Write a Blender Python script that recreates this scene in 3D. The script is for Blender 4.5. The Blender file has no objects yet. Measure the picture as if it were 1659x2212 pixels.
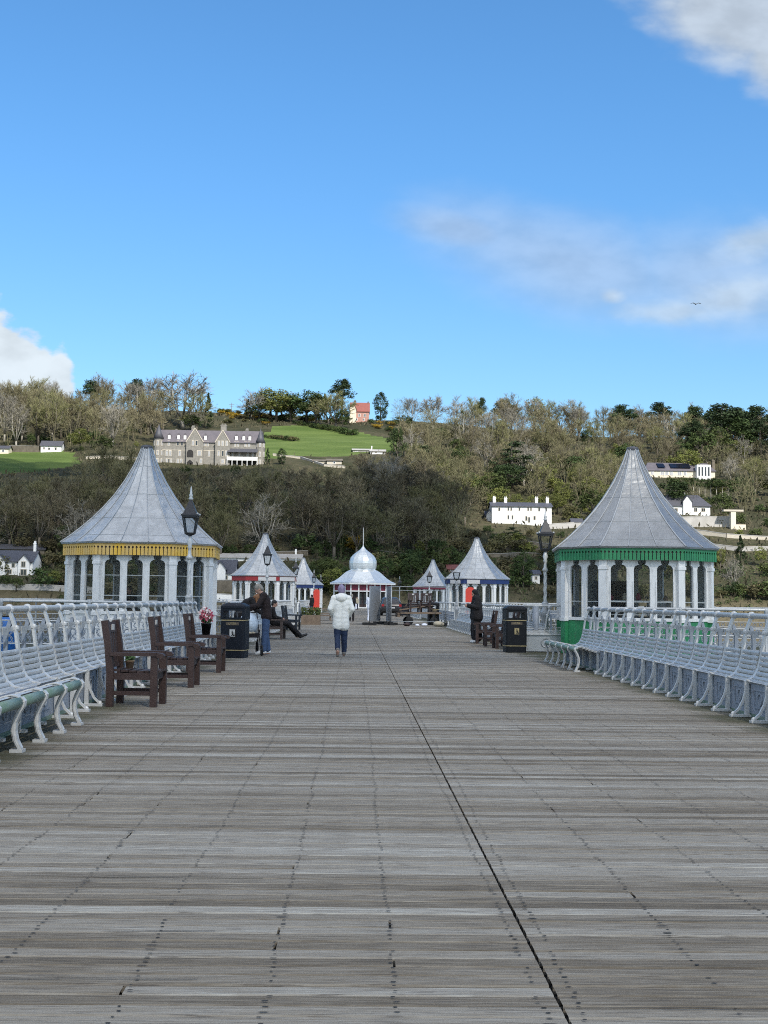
import bpy, bmesh, math, random
from mathutils import Vector, Matrix, noise
R = math.radians
random.seed(7)
scene = bpy.context.scene
COL = scene.collection

# ------------------------------------------------------------------ camera
FV = 2600.0                      # focal length in units of a 1659 x 2212 frame
EYE = 1.35
HS = 0.0125                      # tilt of the horizon
_U = Vector((HS, 1.0, (-63.5*HS - 188.5)/FV)).normalized()
_F = Vector((-63.5, -188.5, -FV)).normalized()
_X = _F.cross(_U).normalized()
RM = Matrix((_X, _F, _U))        # rows: world axes seen in camera space
cam_d = bpy.data.cameras.new('camera')
cam = bpy.data.objects.new('camera', cam_d); COL.objects.link(cam)
cam.matrix_world = Matrix.Translation((0, 0, EYE)) @ RM.to_4x4()
cam_d.sensor_fit = 'VERTICAL'; cam_d.sensor_height = 24.0
cam_d.lens = 24.0*FV/2212.0
cam_d.clip_start = 0.1; cam_d.clip_end = 6000
scene.camera = cam

def ray(vx, vy):
    c = Vector(((vx-829.5)/FV, (1106-vy)/FV, -1.0))
    return RM @ c
def at_depth(vx, vy, Y):
    d = ray(vx, vy); return Vector((0, 0, EYE)) + d*(Y/d.y)
def hor(vx): return 1296.0 + HS*(vx-766)
def lat(vx, Y): return (vx-766)/FV*Y

# ------------------------------------------------------------------ scene helpers
def tag(o, label=None, cat=None, group=None, kind=None):
    if label: o['label'] = label
    if cat: o['category'] = cat
    if group: o['group'] = group
    if kind: o['kind'] = kind
    return o
def thing(name, label, cat, loc=(0, 0, 0), rz=0.0, group=None):
    o = bpy.data.objects.new(name, None); COL.objects.link(o)
    o.location = loc; o.rotation_euler = (0, 0, rz); o.empty_display_size = .2
    return tag(o, label, cat, group)
def link(name, me, parent=None, loc=None, rz=None):
    o = bpy.data.objects.new(name, me); COL.objects.link(o)
    if parent: o.parent = parent
    if loc is not None: o.location = loc
    if rz is not None: o.rotation_euler = (0, 0, rz)
    return o
def kids(o): return [c for c in bpy.data.objects if c.parent == o]
def copy_tree(o, parent=None):
    c = o.copy(); COL.objects.link(c)
    if parent: c.parent = parent
    for ch in list(o.children): copy_tree(ch, c)
    return c

class MB:
    def __init__(s): s.v = []; s.f = []; s.m = []; s.a = []; s.mi = 0; s.sh = 0.5
    def add(s, vs, fs):
        b = len(s.v); s.v.extend([tuple(v) for v in vs])
        for f in fs:
            s.f.append(tuple(b+i for i in f)); s.m.append(s.mi); s.a.append(s.sh)
        return s
    def box(s, x0, x1, y0, y1, z0, z1):
        return s.add([(x0,y0,z0),(x1,y0,z0),(x1,y1,z0),(x0,y1,z0),(x0,y0,z1),(x1,y0,z1),(x1,y1,z1),(x0,y1,z1)],
              [(0,3,2,1),(4,5,6,7),(0,1,5,4),(1,2,6,5),(2,3,7,6),(3,0,4,7)])
    def obox(s, c, ax, ay, az, hx, hy, hz):
        c = Vector(c); vs = []
        for k in (-1, 1):
            for (i, j) in ((-1,-1),(1,-1),(1,1),(-1,1)):
                vs.append(c + ax*hx*i + ay*hy*j + az*hz*k)
        return s.add(vs, [(0,3,2,1),(4,5,6,7),(0,1,5,4),(1,2,6,5),(2,3,7,6),(3,0,4,7)])
    def beam(s, p, q, w, h, up=(0, 0, 1)):
        p = Vector(p); q = Vector(q); d = (q-p); L = d.length
        if L < 1e-6: return s
        d /= L; up = Vector(up)
        if abs(d.dot(up)) > .98: up = Vector((0, 1, 0))
        sx = d.cross(up).normalized(); sz = sx.cross(d).normalized()
        return s.obox((p+q)/2, sx, d, sz, w/2, L/2, h/2)
    def quad(s, a, b, c, d): return s.add([a, b, c, d], [(0, 1, 2, 3)])
    def tube(s, pts, r, n=8, cap=True, closed=False):
        pts = [Vector(p) for p in pts]; rs = r if isinstance(r, (list, tuple)) else [r]*len(pts)
        N = len(pts); vs = []; fs = []
        ref = None
        for i, p in enumerate(pts):
            if closed: t = pts[(i+1) % N]-pts[i-1]
            else: t = pts[min(i+1, N-1)]-pts[max(i-1, 0)]
            if t.length < 1e-9: t = Vector((0, 0, 1))
            t.normalize()
            if ref is None:
                ref = Vector((1, 0, 0)) if abs(t.x) < .8 else Vector((0, 1, 0))
            a = (ref - t*ref.dot(t))
            if a.length < 1e-4: a = t.orthogonal()
            a.normalize(); b = t.cross(a); ref = a
            for k in range(n):
                an = 2*math.pi*k/n
                vs.append(p + a*math.cos(an)*rs[i] + b*math.sin(an)*rs[i])
        M = N if closed else N-1
        for i in range(M):
            j = (i+1) % N
            for k in range(n):
                l = (k+1) % n
                fs.append((i*n+k, i*n+l, j*n+l, j*n+k))
        if cap and not closed:
            fs.append(tuple(reversed(range(n)))); fs.append(tuple((N-1)*n+k for k in range(n)))
        return s.add(vs, fs)
    def lathe(s, prof, n=16, c=(0, 0, 0), rot=0.0, cap=True):
        vs = []; fs = []
        for (r, z) in prof:
            for k in range(n):
                an = rot + 2*math.pi*k/n
                vs.append((c[0]+r*math.cos(an), c[1]+r*math.sin(an), c[2]+z))
        for i in range(len(prof)-1):
            for k in range(n):
                l = (k+1) % n
                fs.append((i*n+k, i*n+l, (i+1)*n+l, (i+1)*n+k))
        if cap:
            fs.append(tuple(reversed(range(n)))); fs.append(tuple((len(prof)-1)*n+k for k in range(n)))
        return s.add(vs, fs)
    def ribbon(s, prof, t, w, y=0.0):
        """rectangular bar swept along (u, z) points; t in-plane thickness, w width along y"""
        P = [Vector((p[0], 0, p[1])) for p in prof]; vs = []; fs = []; N = len(P)
        ts = t if isinstance(t, (list, tuple)) else [t]*N
        for i, p in enumerate(P):
            d = (P[min(i+1, N-1)]-P[max(i-1, 0)]).normalized(); nn = Vector((-d.z, 0, d.x))
            for (a, b) in ((-1, -1), (1, -1), (1, 1), (-1, 1)):
                q = p + nn*ts[i]/2*a; vs.append((q.x, y + w/2*b, q.z))
        for i in range(N-1):
            for k in range(4):
                l = (k+1) % 4; fs.append((i*4+k, i*4+l, (i+1)*4+l, (i+1)*4+k))
        fs.append((3, 2, 1, 0)); fs.append(tuple((N-1)*4+k for k in range(4)))
        return s.add(vs, fs)
    def ball(s, c, r, n=10, m=6, sz=1.0):
        prof = []
        for i in range(1, m):
            a = -math.pi/2 + math.pi*i/m
            prof.append((r*math.cos(a), r*sz*math.sin(a)))
        return s.lathe([(r*.05, -r*sz)]+prof+[(r*.05, r*sz)], n, c)
    def prism(s, poly, y0, y1, ax='xz'):
        """poly in (x,z) extruded along y, or in (y,z) extruded along x when ax='yz'"""
        n = len(poly)
        if ax == 'xz': vs = [(p[0], y0, p[1]) for p in poly]+[(p[0], y1, p[1]) for p in poly]
        else: vs = [(y0, p[0], p[1]) for p in poly]+[(y1, p[0], p[1]) for p in poly]
        fs = [tuple(range(n)), tuple(reversed(range(n, 2*n)))]
        for i in range(n):
            j = (i+1) % n; fs.append((j, i, n+i, n+j))
        return s.add(vs, fs)
    def xform(s, mtx, start=0):
        for i in range(start, len(s.v)): s.v[i] = tuple(mtx @ Vector(s.v[i]))
        return s
    def mesh(s, name, mats, smooth=False, fix=True):
        me = bpy.data.meshes.new(name); me.from_pydata(s.v, [], s.f)
        ml = mats if isinstance(mats, (list, tuple)) else [mats]
        for m in ml: me.materials.append(m)
        me.polygons.foreach_set('material_index', s.m)
        at = me.attributes.new('shade', 'FLOAT', 'FACE'); at.data.foreach_set('value', s.a)
        if fix:
            bm = bmesh.new(); bm.from_mesh(me); bmesh.ops.recalc_face_normals(bm, faces=bm.faces); bm.to_mesh(me); bm.free()
        if smooth: me.polygons.foreach_set('use_smooth', [True]*len(me.polygons))
        me.update(); return me
    def build(s, name, mats, parent=None, smooth=False, fix=True, loc=None):
        return link(name, s.mesh(name, mats, smooth, fix), parent, loc)

# ------------------------------------------------------------------ materials
class NT:
    def __init__(s, nt): s.nt = nt
    def n(s, t, **kw):
        nd = s.nt.nodes.new(t)
        for k, v in kw.items(): setattr(nd, k, v)
        return nd
    def l(s, a, b): s.nt.links.new(a, b)
    def math(s, op, a, b=None, c=None, clamp=False):
        nd = s.n('ShaderNodeMath', operation=op); nd.use_clamp = clamp
        for i, v in enumerate((a, b, c)):
            if v is None: continue
            if isinstance(v, (int, float)): nd.inputs[i].default_value = v
            else: s.l(v, nd.inputs[i])
        return nd.outputs[0]
    def mix(s, f, a, b, blend='MIX'):
        nd = s.n('ShaderNodeMix', data_type='RGBA', blend_type=blend)
        for i, v in ((0, f), (6, a), (7, b)):
            if isinstance(v, (int, float)): nd.inputs[i].default_value = v
            elif isinstance(v, tuple): nd.inputs[i].default_value = v if len(v) == 4 else v+(1,)
            else: s.l(v, nd.inputs[i])
        return nd.outputs[2]
    def noise(s, vec, scale, detail=4, rough=.55):
        nd = s.n('ShaderNodeTexNoise'); nd.inputs['Scale'].default_value = scale
        nd.inputs['Detail'].default_value = detail; nd.inputs['Roughness'].default_value = rough
        if vec is not None: s.l(vec, nd.inputs['Vector'])
        return nd.outputs[0]
    def ss(s, v, lo, hi):
        nd = s.n('ShaderNodeMapRange', interpolation_type='SMOOTHSTEP')
        s.l(v, nd.inputs[0]); nd.inputs[1].default_value = lo; nd.inputs[2].default_value = hi
        return nd.outputs[0]
    def scale(s, vec, sc):
        nd = s.n('ShaderNodeMapping'); s.l(vec, nd.inputs[0]); nd.inputs['Scale'].default_value = sc
        return nd.outputs[0]

def new_mat(name):
    m = bpy.data.materials.new(name); m.use_nodes = True
    t = NT(m.node_tree); b = m.node_tree.nodes['Principled BSDF']
    return m, t, b
def mat(name, col, rough=.6, metal=0.0, col2=None, scale=4.0, amt=.5, bump=0.0, bscale=60.0, spec=.5,
        stretch=None, shade=0.0, rnd=0.0, rust=0.0):
    m, t, b = new_mat(name)
    tc = t.n('ShaderNodeTexCoord').outputs['Object']
    if stretch: tc = t.scale(tc, stretch)
    col2 = col2 or tuple(c*.72 for c in col)
    f = t.ss(t.noise(tc, scale, 6), .5-.28*1.0, .5+.28)
    c = t.mix(t.math('MULTIPLY', f, amt), col+(1,), col2+(1,))
    if shade:
        a = t.n('ShaderNodeAttribute', attribute_name='shade').outputs['Fac']
        k = t.math('ADD', t.math('MULTIPLY', a, 2*shade), 1-shade)
        hs = t.n('ShaderNodeHueSaturation'); t.l(c, hs.inputs['Color']); t.l(k, hs.inputs['Value']); c = hs.outputs[0]
    if rnd:
        oi = t.n('ShaderNodeObjectInfo').outputs['Random']
        k = t.math('ADD', t.math('MULTIPLY', oi, 2*rnd), 1-rnd)
        hs = t.n('ShaderNodeHueSaturation'); t.l(c, hs.inputs['Color']); t.l(k, hs.inputs['Value']); c = hs.outputs[0]
    if rust:
        g = t.ss(t.noise(tc, 7.0, 8, .65), .60, .70)
        c = t.mix(t.math('MULTIPLY', g, rust), c, (.11,.075,.05,1))
        g = t.ss(t.noise(t.scale(tc, (5, 5, 1.2)), 3.0, 6, .6), .50, .75)
        c = t.mix(t.math('MULTIPLY', g, rust*.7), c, (.16,.16,.145,1))
    t.l(c, b.inputs['Base Color'])
    b.inputs['Roughness'].default_value = rough; b.inputs['Metallic'].default_value = metal
    b.inputs['Specular IOR Level'].default_value = spec
    if bump:
        bn = t.n('ShaderNodeBump'); bn.inputs['Strength'].default_value = bump; bn.inputs['Distance'].default_value = .02
        t.l(t.noise(tc, bscale, 5), bn.inputs['Height']); t.l(bn.outputs[0], b.inputs['Normal'])
    return m

M = {}
M['silver'] = mat('silver_paint', (.45,.455,.445), .38, .15, (.31,.32,.32), 2.0, .6, .25, 30, rust=.55)
M['silver_pale'] = mat('pale_silver_paint', (.60,.595,.57), .38, .12, (.42,.42,.41), 5.0, .6, .2, 40, rust=.5)
M['riser'] = mat('grey_riser_paint', (.27,.30,.35), .55, 0, (.19,.22,.25), 3.0, .7, .2, 30, rust=.6)
M['bar_green'] = mat('mossy_green_paint', (.10,.17,.115), .5, 0, (.19,.24,.21), 3.0, .8, .2, 30)
M['white'] = mat('white_paint', (.80,.79,.765), .5, 0, (.62,.615,.595), 3.0, .55, .15, 25, rust=.4)
M['white_far'] = mat('white_render', (.82,.81,.78), .7, 0, (.70,.69,.66), .8, .6)
M['cream'] = mat('cream_render', (.70,.62,.47), .7, 0, (.55,.48,.38), .8, .6)
M['green'] = mat('green_paint', (.03,.25,.095), .45, 0, (.015,.15,.06), 3.0, .7, .1, 20, rust=.35)
M['red'] = mat('red_paint', (.33,.018,.022), .5, 0, (.22,.015,.018), 2.0, .6)
M['maroon'] = mat('maroon_paint', (.20,.018,.04), .5, 0, (.13,.012,.03), 2.0, .6)
M['blue'] = mat('blue_paint', (.010,.032,.14), .5, 0, (.008,.020,.085), 2.0, .6)
M['vermilion'] = mat('bright_red_paint', (.66,.055,.03), .4, 0, (.52,.035,.02), 2.0, .5)
M['sign'] = mat('sign_board_paint', (.62,.60,.58), .5, 0, (.34,.32,.32), 9.0, .55, stretch=(1,1,3))
M['yellow'] = mat('worn_yellow_paint', (.86,.50,.035), .55, 0, (.48,.40,.28), 2.2, .62, stretch=(1.6,1.6,.5))
M['black'] = mat('black_plastic', (.005,.0055,.007), .5, 0, (.010,.011,.013), 3, .5, spec=.25)
M['navy'] = mat('blue_black_plastic', (.006,.008,.013), .5, 0, (.012,.015,.022), 3, .5, spec=.25)
M['iron'] = mat('black_iron', (.015,.015,.018), .45, 0, (.03,.03,.03), 6, .5)
M['gold'] = mat('gold_paint', (.42,.33,.16), .45, .2, (.26,.20,.10), 8, .5)
M['brownwood'] = mat('dark_stained_wood', (.026,.0115,.009), .55, 0, (.048,.026,.020), 9, .8, .3, 50, stretch=(1,1,1))
M['rawwood'] = mat('weathered_timber', (.21,.15,.10), .75, 0, (.12,.085,.06), 6, .8, .3, 50)
M['dark'] = mat('dark_interior', (.02,.018,.017), .8)
M['greyfence'] = mat('grey_fence_metal', (.27,.28,.29), .5, .1, (.19,.20,.21), 4, .6)
M['galv'] = mat('galvanised_tube', (.38,.39,.39), .4, .5, (.26,.27,.27), 6, .5)
M['carpaint'] = mat('dark_grey_car_paint', (.045,.042,.042), .28, .3, (.055,.05,.048), 3, .4)
M['rubber'] = mat('rubber', (.012,.012,.012), .8)
M['lampred'] = mat('red_lens', (.35,.02,.02), .25)
M['slate'] = mat('slate', (.075,.075,.085), .6, 0, (.045,.045,.055), 2.0, .7, .3, 12)
M['slate_purple'] = mat('purple_slate', (.12,.105,.115), .65, 0, (.075,.068,.078), .6, .8, .3, 8)
M['stone'] = mat('grey_stone_wall', (.25,.235,.205), .8, 0, (.15,.14,.12), 1.2, .9, .4, 6)
M['stone_pale'] = mat('pale_stone_trim', (.52,.47,.38), .8, 0, (.42,.37,.30), 1.5, .7)
M['rubble'] = mat('rubble_stone_wall', (.165,.14,.105), .85, 0, (.085,.072,.052), .5, .9, .6, 3)
M['concrete'] = mat('pale_concrete_wall', (.42,.40,.37), .8, 0, (.30,.285,.26), .4, .8)
M['redtile'] = mat('red_clay_tile', (.25,.08,.06), .75, 0, (.18,.06,.045), 1.5, .7)
M['pinkbrick'] = mat('pink_brick', (.42,.23,.18), .75, 0, (.32,.17,.13), 1.5, .7)
M['solar'] = mat('solar_panel_glass', (.008,.009,.016), .15)
M['winglass'] = mat('dark_window_glass', (.03,.035,.04), .12, 0, (.05,.055,.06), .7, .5)
M['litglass'] = mat('pale_curtained_window', (.40,.40,.40), .3, 0, (.12,.12,.12), 1.5, .6)
M['skin'] = mat('skin', (.50,.29,.21), .55, 0, (.45,.25,.18), 9, .5)
M['coat'] = mat('cream_quilted_coat', (.80,.79,.73), .75, 0, (.68,.66,.60), 7, .5, .5, 14)
M['denim'] = mat('blue_denim', (.045,.085,.17), .8, 0, (.025,.05,.11), 7, .6, .4, 20)
M['denimdark'] = mat('dark_denim', (.012,.026,.065), .8, 0, (.007,.015,.04), 7, .6, .4, 20)
M['blackcloth'] = mat('black_cloth', (.006,.005,.006), .9, 0, (.012,.01,.01), 6, .5, .3, 16)
M['browncloth'] = mat('dark_brown_jacket', (.011,.005,.005), .85, 0, (.02,.009,.008), 6, .5, .4, 16)
M['whitecloth'] = mat('white_cloth', (.72,.74,.80), .8, 0, (.60,.62,.70), 7, .5, .3, 16)
M['lilac'] = mat('lilac_knit', (.26,.22,.32), .9, 0, (.17,.14,.22), 25, .6, .5, 60)
M['greyhair'] = mat('grey_hair', (.28,.26,.22), .8, 0, (.14,.125,.105), 30, .8, .5, 60)
M['brownhair'] = mat('light_brown_hair', (.24,.11,.045), .75, 0, (.13,.055,.022), 30, .8, .5, 60)
M['darkhair'] = mat('dark_hair', (.012,.009,.008), .7)
M['shoe'] = mat('white_trainer', (.78,.78,.76), .5, 0, (.6,.6,.58), 8, .5)
M['shoegrey'] = mat('grey_shoe_sole', (.16,.14,.12), .8, 0, (.3,.28,.26), 12, .6)
M['shoedark'] = mat('dark_shoe', (.015,.014,.014), .6)
M['pram'] = mat('pale_blue_hood', (.52,.60,.68), .5, 0, (.42,.50,.58), 4, .6)
M['flower_red'] = mat('red_petals', (.33,.03,.06), .7, 0, (.42,.13,.16), 20, .8)
M['flower_pale'] = mat('pale_petals', (.65,.50,.48), .7)
M['leafpot'] = mat('pot_plant_leaf', (.05,.10,.03), .7)
M['terracotta'] = mat('terracotta', (.28,.19,.12), .8)
M['plaque'] = mat('small_metal_plaque', (.62,.60,.56), .35, .2)
M['barrelblue'] = mat('blue_plastic', (.02,.16,.50), .4)
M['tarp'] = mat('cream_sack', (.42,.37,.27), .85, 0, (.30,.26,.19), 6, .6)

def zinc(name, a, b_, rough, metal=.5):
    m, t, b = new_mat(name)
    tc = t.n('ShaderNodeTexCoord').outputs['Object']
    at = t.n('ShaderNodeAttribute', attribute_name='shade').outputs['Fac']
    f = t.math('ADD', t.math('MULTIPLY', t.ss(t.noise(t.scale(tc, (1,1,.6)), 3.2, 8, .65), .3, .7), .6), t.math('MULTIPLY', at, .28))
    t.l(t.mix(f, a+(1,), b_+(1,)), b.inputs['Base Color'])
    b.inputs['Metallic'].default_value = metal
    r = t.math('ADD', t.math('MULTIPLY', t.noise(tc, 7, 4), .18), rough-.09)
    t.l(r, b.inputs['Roughness'])
    bn = t.n('ShaderNodeBump'); bn.inputs['Strength'].default_value = .6; bn.inputs['Distance'].default_value = .05
    t.l(t.noise(t.scale(tc, (1, 1, 2.2)), 2.4, 3), bn.inputs['Height']); t.l(bn.outputs[0], b.inputs['Normal'])
    return m
M['zinc'] = zinc('zinc_sheet', (.36,.365,.36), (.58,.585,.575), .35, .62)
M['zinc_old'] = zinc('dull_zinc_sheet', (.25,.252,.25), (.36,.362,.358), .40, .5)
M['zinc_seam'] = zinc('zinc_seam', (.40,.405,.40), (.52,.525,.52), .42)
M['dome'] = zinc('polished_zinc', (.60,.62,.615), (.76,.775,.77), .36, .5)

def glass(name, tint, alpha):
    m, t, b = new_mat(name)
    out = m.node_tree.nodes['Material Output']
    tr = t.n('ShaderNodeBsdfTransparent'); tr.inputs[0].default_value = tint+(1,)
    b.inputs['Base Color'].default_value = (.03,.035,.04,1); b.inputs['Roughness'].default_value = .08
    mx = t.n('ShaderNodeMixShader'); mx.inputs[0].default_value = alpha
    t.l(tr.outputs[0], mx.inputs[1]); t.l(b.outputs[0], mx.inputs[2]); t.l(mx.outputs[0], out.inputs['Surface'])
    return m
M['glass'] = glass('window_glass', (.88,.91,.92), .2)
M['lampglass'] = glass('lantern_glass', (.95,.97,.97), .12)

# planks of the pier
def deck_mat():
    m, t, b = new_mat('weathered_deck_planks')
    tc = t.n('ShaderNodeTexCoord').outputs['Object']
    sep = t.n('ShaderNodeSeparateXYZ'); t.l(tc, sep.inputs[0])
    at = t.n('ShaderNodeAttribute', attribute_name='shade').outputs['Fac']
    st = t.noise(t.scale(tc, (3.2, 58, 1)), 1.0, 7, .68)        # grain along each plank
    fine = t.noise(t.scale(tc, (5.0, 120, 1)), 1.0, 5, .62)
    big = t.noise(tc, .35, 4)
    mid = t.noise(t.scale(tc, (1.1, 7.0, 1)), 1.0, 5)
    r = t.n('ShaderNodeValToRGB'); e = r.color_ramp.elements
    e[0].position = 0.0; e[0].color = (.075,.062,.044,1)
    e[1].position = 1.0; e[1].color = (.40,.39,.345,1)
    for p, c in ((.25, (.142,.120,.090,1)), (.5, (.218,.194,.157,1)), (.75, (.270,.251,.215,1))):
        x = e.new(p); x.color = c
    v = t.math('ADD', t.math('MULTIPLY', at, .58), t.math('MULTIPLY', t.math('SUBTRACT', st, .5), 1.25))
    v = t.math('ADD', v, t.math('MULTIPLY', t.math('SUBTRACT', mid, .5), .42))
    v = t.math('ADD', v, t.math('MULTIPLY', t.math('SUBTRACT', big, .5), .35))
    v = t.math('ADD', v, .19)
    t.l(v, r.inputs[0])
    c = r.outputs[0]
    fl = t.ss(fine, .34, .50)
    c = t.mix(t.math('MULTIPLY', t.math('SUBTRACT', 1.0, fl), .72), c, (.07,.062,.055,1))
    # green algae near the bench feet, darkened to paint in shade under the benches
    ax = t.math('ABSOLUTE', t.math('SUBTRACT', sep.outputs[0], .72))
    edge = t.ss(t.math('ADD', ax, t.math('MULTIPLY', t.math('SUBTRACT', t.noise(tc, 1.3, 5), .5), 1.6)), 3.25, 4.05)
    c = t.mix(t.math('MULTIPLY', edge, .8), c, (.040,.044,.018,1))
    t.l(c, b.inputs['Base Color'])
    b.inputs['Roughness'].default_value = .75; b.inputs['Specular IOR Level'].default_value = .16
    bn = t.n('ShaderNodeBump'); bn.inputs['Strength'].default_value = .5; bn.inputs['Distance'].default_value = .006
    t.l(t.math('ADD', st, fine), bn.inputs['Height']); t.l(bn.outputs[0], b.inputs['Normal'])
    return m
M['deck'] = deck_mat()
M['nail'] = mat('nail_stain', (.022,.019,.016), .8)
M['gap'] = mat('deck_underside', (.02,.018,.016), .9)

def leaf(name, c1, c2, rnd=.25, hue=None, var=.6):
    """foliage: every clump has its own tone (face attribute), every plant its own (object random)"""
    m, t, b = new_mat(name)
    at = t.n('ShaderNodeAttribute', attribute_name='shade').outputs['Fac']
    oi = t.n('ShaderNodeObjectInfo').outputs['Random']
    c = t.mix(at, c1+(1,), c2+(1,))
    k = t.math('ADD', t.math('MULTIPLY', oi, 2*rnd), 1-rnd)
    hs = t.n('ShaderNodeHueSaturation'); t.l(c, hs.inputs['Color']); t.l(k, hs.inputs['Value'])
    c = hs.outputs[0]
    if hue:
        c = t.mix(t.math('MULTIPLY', t.ss(t.math('FRACT', t.math('MULTIPLY', oi, 7.31)), .35, 1.0), var), c, hue+(1,))
    t.l(c, b.inputs['Base Color']); b.inputs['Roughness'].default_value = .8
    b.inputs['Specular IOR Level'].default_value = .2
    return m
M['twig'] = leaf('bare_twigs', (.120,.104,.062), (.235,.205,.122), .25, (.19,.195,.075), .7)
M['twig_shade_tint'] = leaf('shade_tinted_bare_twigs', (.085,.075,.048), (.175,.155,.098), .3, (.13,.135,.052), .6)  # twig colour darkened to paint in the cloud shade over the lower wood
M['twig_grey'] = leaf('grey_bare_twigs', (.165,.15,.12), (.28,.26,.21), .2)
M['bark'] = leaf('bark', (.10,.085,.065), (.17,.15,.12), .3)
M['bark_pale'] = leaf('pale_bark', (.26,.24,.20), (.36,.34,.29), .2)
M['pine'] = leaf('pine_needles', (.018,.034,.014), (.055,.080,.032), .25)
M['ever'] = leaf('evergreen_leaves', (.022,.042,.014), (.075,.105,.034), .3, (.09,.10,.028), .5)
M['spring'] = leaf('spring_leaves', (.085,.10,.025), (.19,.20,.055), .25)
M['gorse'] = leaf('gorse_bloom', (.14,.11,.02), (.42,.27,.03), .2)
M['bramble'] = leaf('bramble', (.055,.055,.022), (.15,.125,.065), .3, (.075,.09,.025), .6)
M['scrub'] = leaf('undergrowth', (.05,.045,.028), (.125,.11,.065), .0)
# ------------------------------------------------------------------ people
def caps(b, p, q, r0, r1, n=12, sx=1.0, fwd=None):
    """tapered capsule from p to q"""
    p = Vector(p); q = Vector(q); d = q-p; L = d.length
    t = d/L if L > 1e-6 else Vector((0,0,1))
    a = t.orthogonal().normalized(); c = t.cross(a)
    rings = []
    for i in range(4): an = -math.pi/2*(1-i/4)*.98; rings.append((p+t*r0*math.sin(an), r0*math.cos(an)))
    rings.append((p, r0)); rings.append((p.lerp(q,.5), (r0+r1)/2)); rings.append((q, r1))
    for i in range(1, 5): an = math.pi/2*(i/4)*.98; rings.append((q+t*r1*math.sin(an), r1*math.cos(an)))
    vs = []; fs = []
    for (o_, r) in rings:
        for k in range(n): an = 6.283*k/n; vs.append(o_+a*r*math.cos(an)+c*r*math.sin(an))
    for i in range(len(rings)-1):
        for k in range(n): l = (k+1) % n; fs.append((i*n+k, i*n+l, (i+1)*n+l, (i+1)*n+k))
    fs.append(tuple(reversed(range(n)))); fs.append(tuple((len(rings)-1)*n+k for k in range(n)))
    b.add(vs, fs)
def ell(b, c, rx, ry, rz, rot=None):
    st = len(b.v); b.ball((0,0,0), 1.0, 14, 10)
    m = Matrix.Translation(c) @ (rot.to_4x4() if rot else Matrix.Identity(4)) @ Matrix.Diagonal((rx, ry, rz, 1)); b.xform(m, st)
def fuse(b, name, matl, parent, voxel=.012, wrinkle=0.0, seed=0.0):
    me = b.mesh('tmp', matl, True); ob = bpy.data.objects.new('tmp', me); COL.objects.link(ob)
    md = ob.modifiers.new('r', 'REMESH'); md.mode = 'VOXEL'; md.voxel_size = voxel; md.use_smooth_shade = True
    sm = ob.modifiers.new('s', 'SMOOTH'); sm.iterations = 3; sm.factor = .5
    dg = bpy.context.evaluated_depsgraph_get(); m2 = bpy.data.meshes.new_from_object(ob.evaluated_get(dg)); bpy.data.objects.remove(ob)
    if wrinkle:
        for v in m2.vertices:
            c = v.co; k = noise.noise(Vector((c.x*9, c.y*9, c.z*16+seed)))+.5*noise.noise(Vector((c.x*22, c.y*22, c.z*34+seed)))
            v.co = c + v.normal*k*wrinkle
    m2.name = name; m2.materials.clear(); m2.materials.append(matl)
    m2.polygons.foreach_set('use_smooth', [True]*len(m2.polygons)); m2.update()
    return link(name, m2, parent)
BASE = dict(pel=(0,0,.94), wai=(0,0,1.08), che=(0,.0,1.28), nec=(0,-.005,1.44), hea=(0,.02,1.585),
            sL=(-.175,0,1.40), sR=(.175,0,1.40), eL=(-.23,-.03,1.13), eR=(.23,-.03,1.13), wL=(-.23,.06,.90), wR=(.23,.06,.90),
            hL=(-.09,0,.92), hR=(.09,0,.92), kL=(-.095,.02,.50), kR=(.095,.02,.50), aL=(-.10,-.02,.085), aR=(.10,-.02,.085), fL=None, fR=None)
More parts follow.
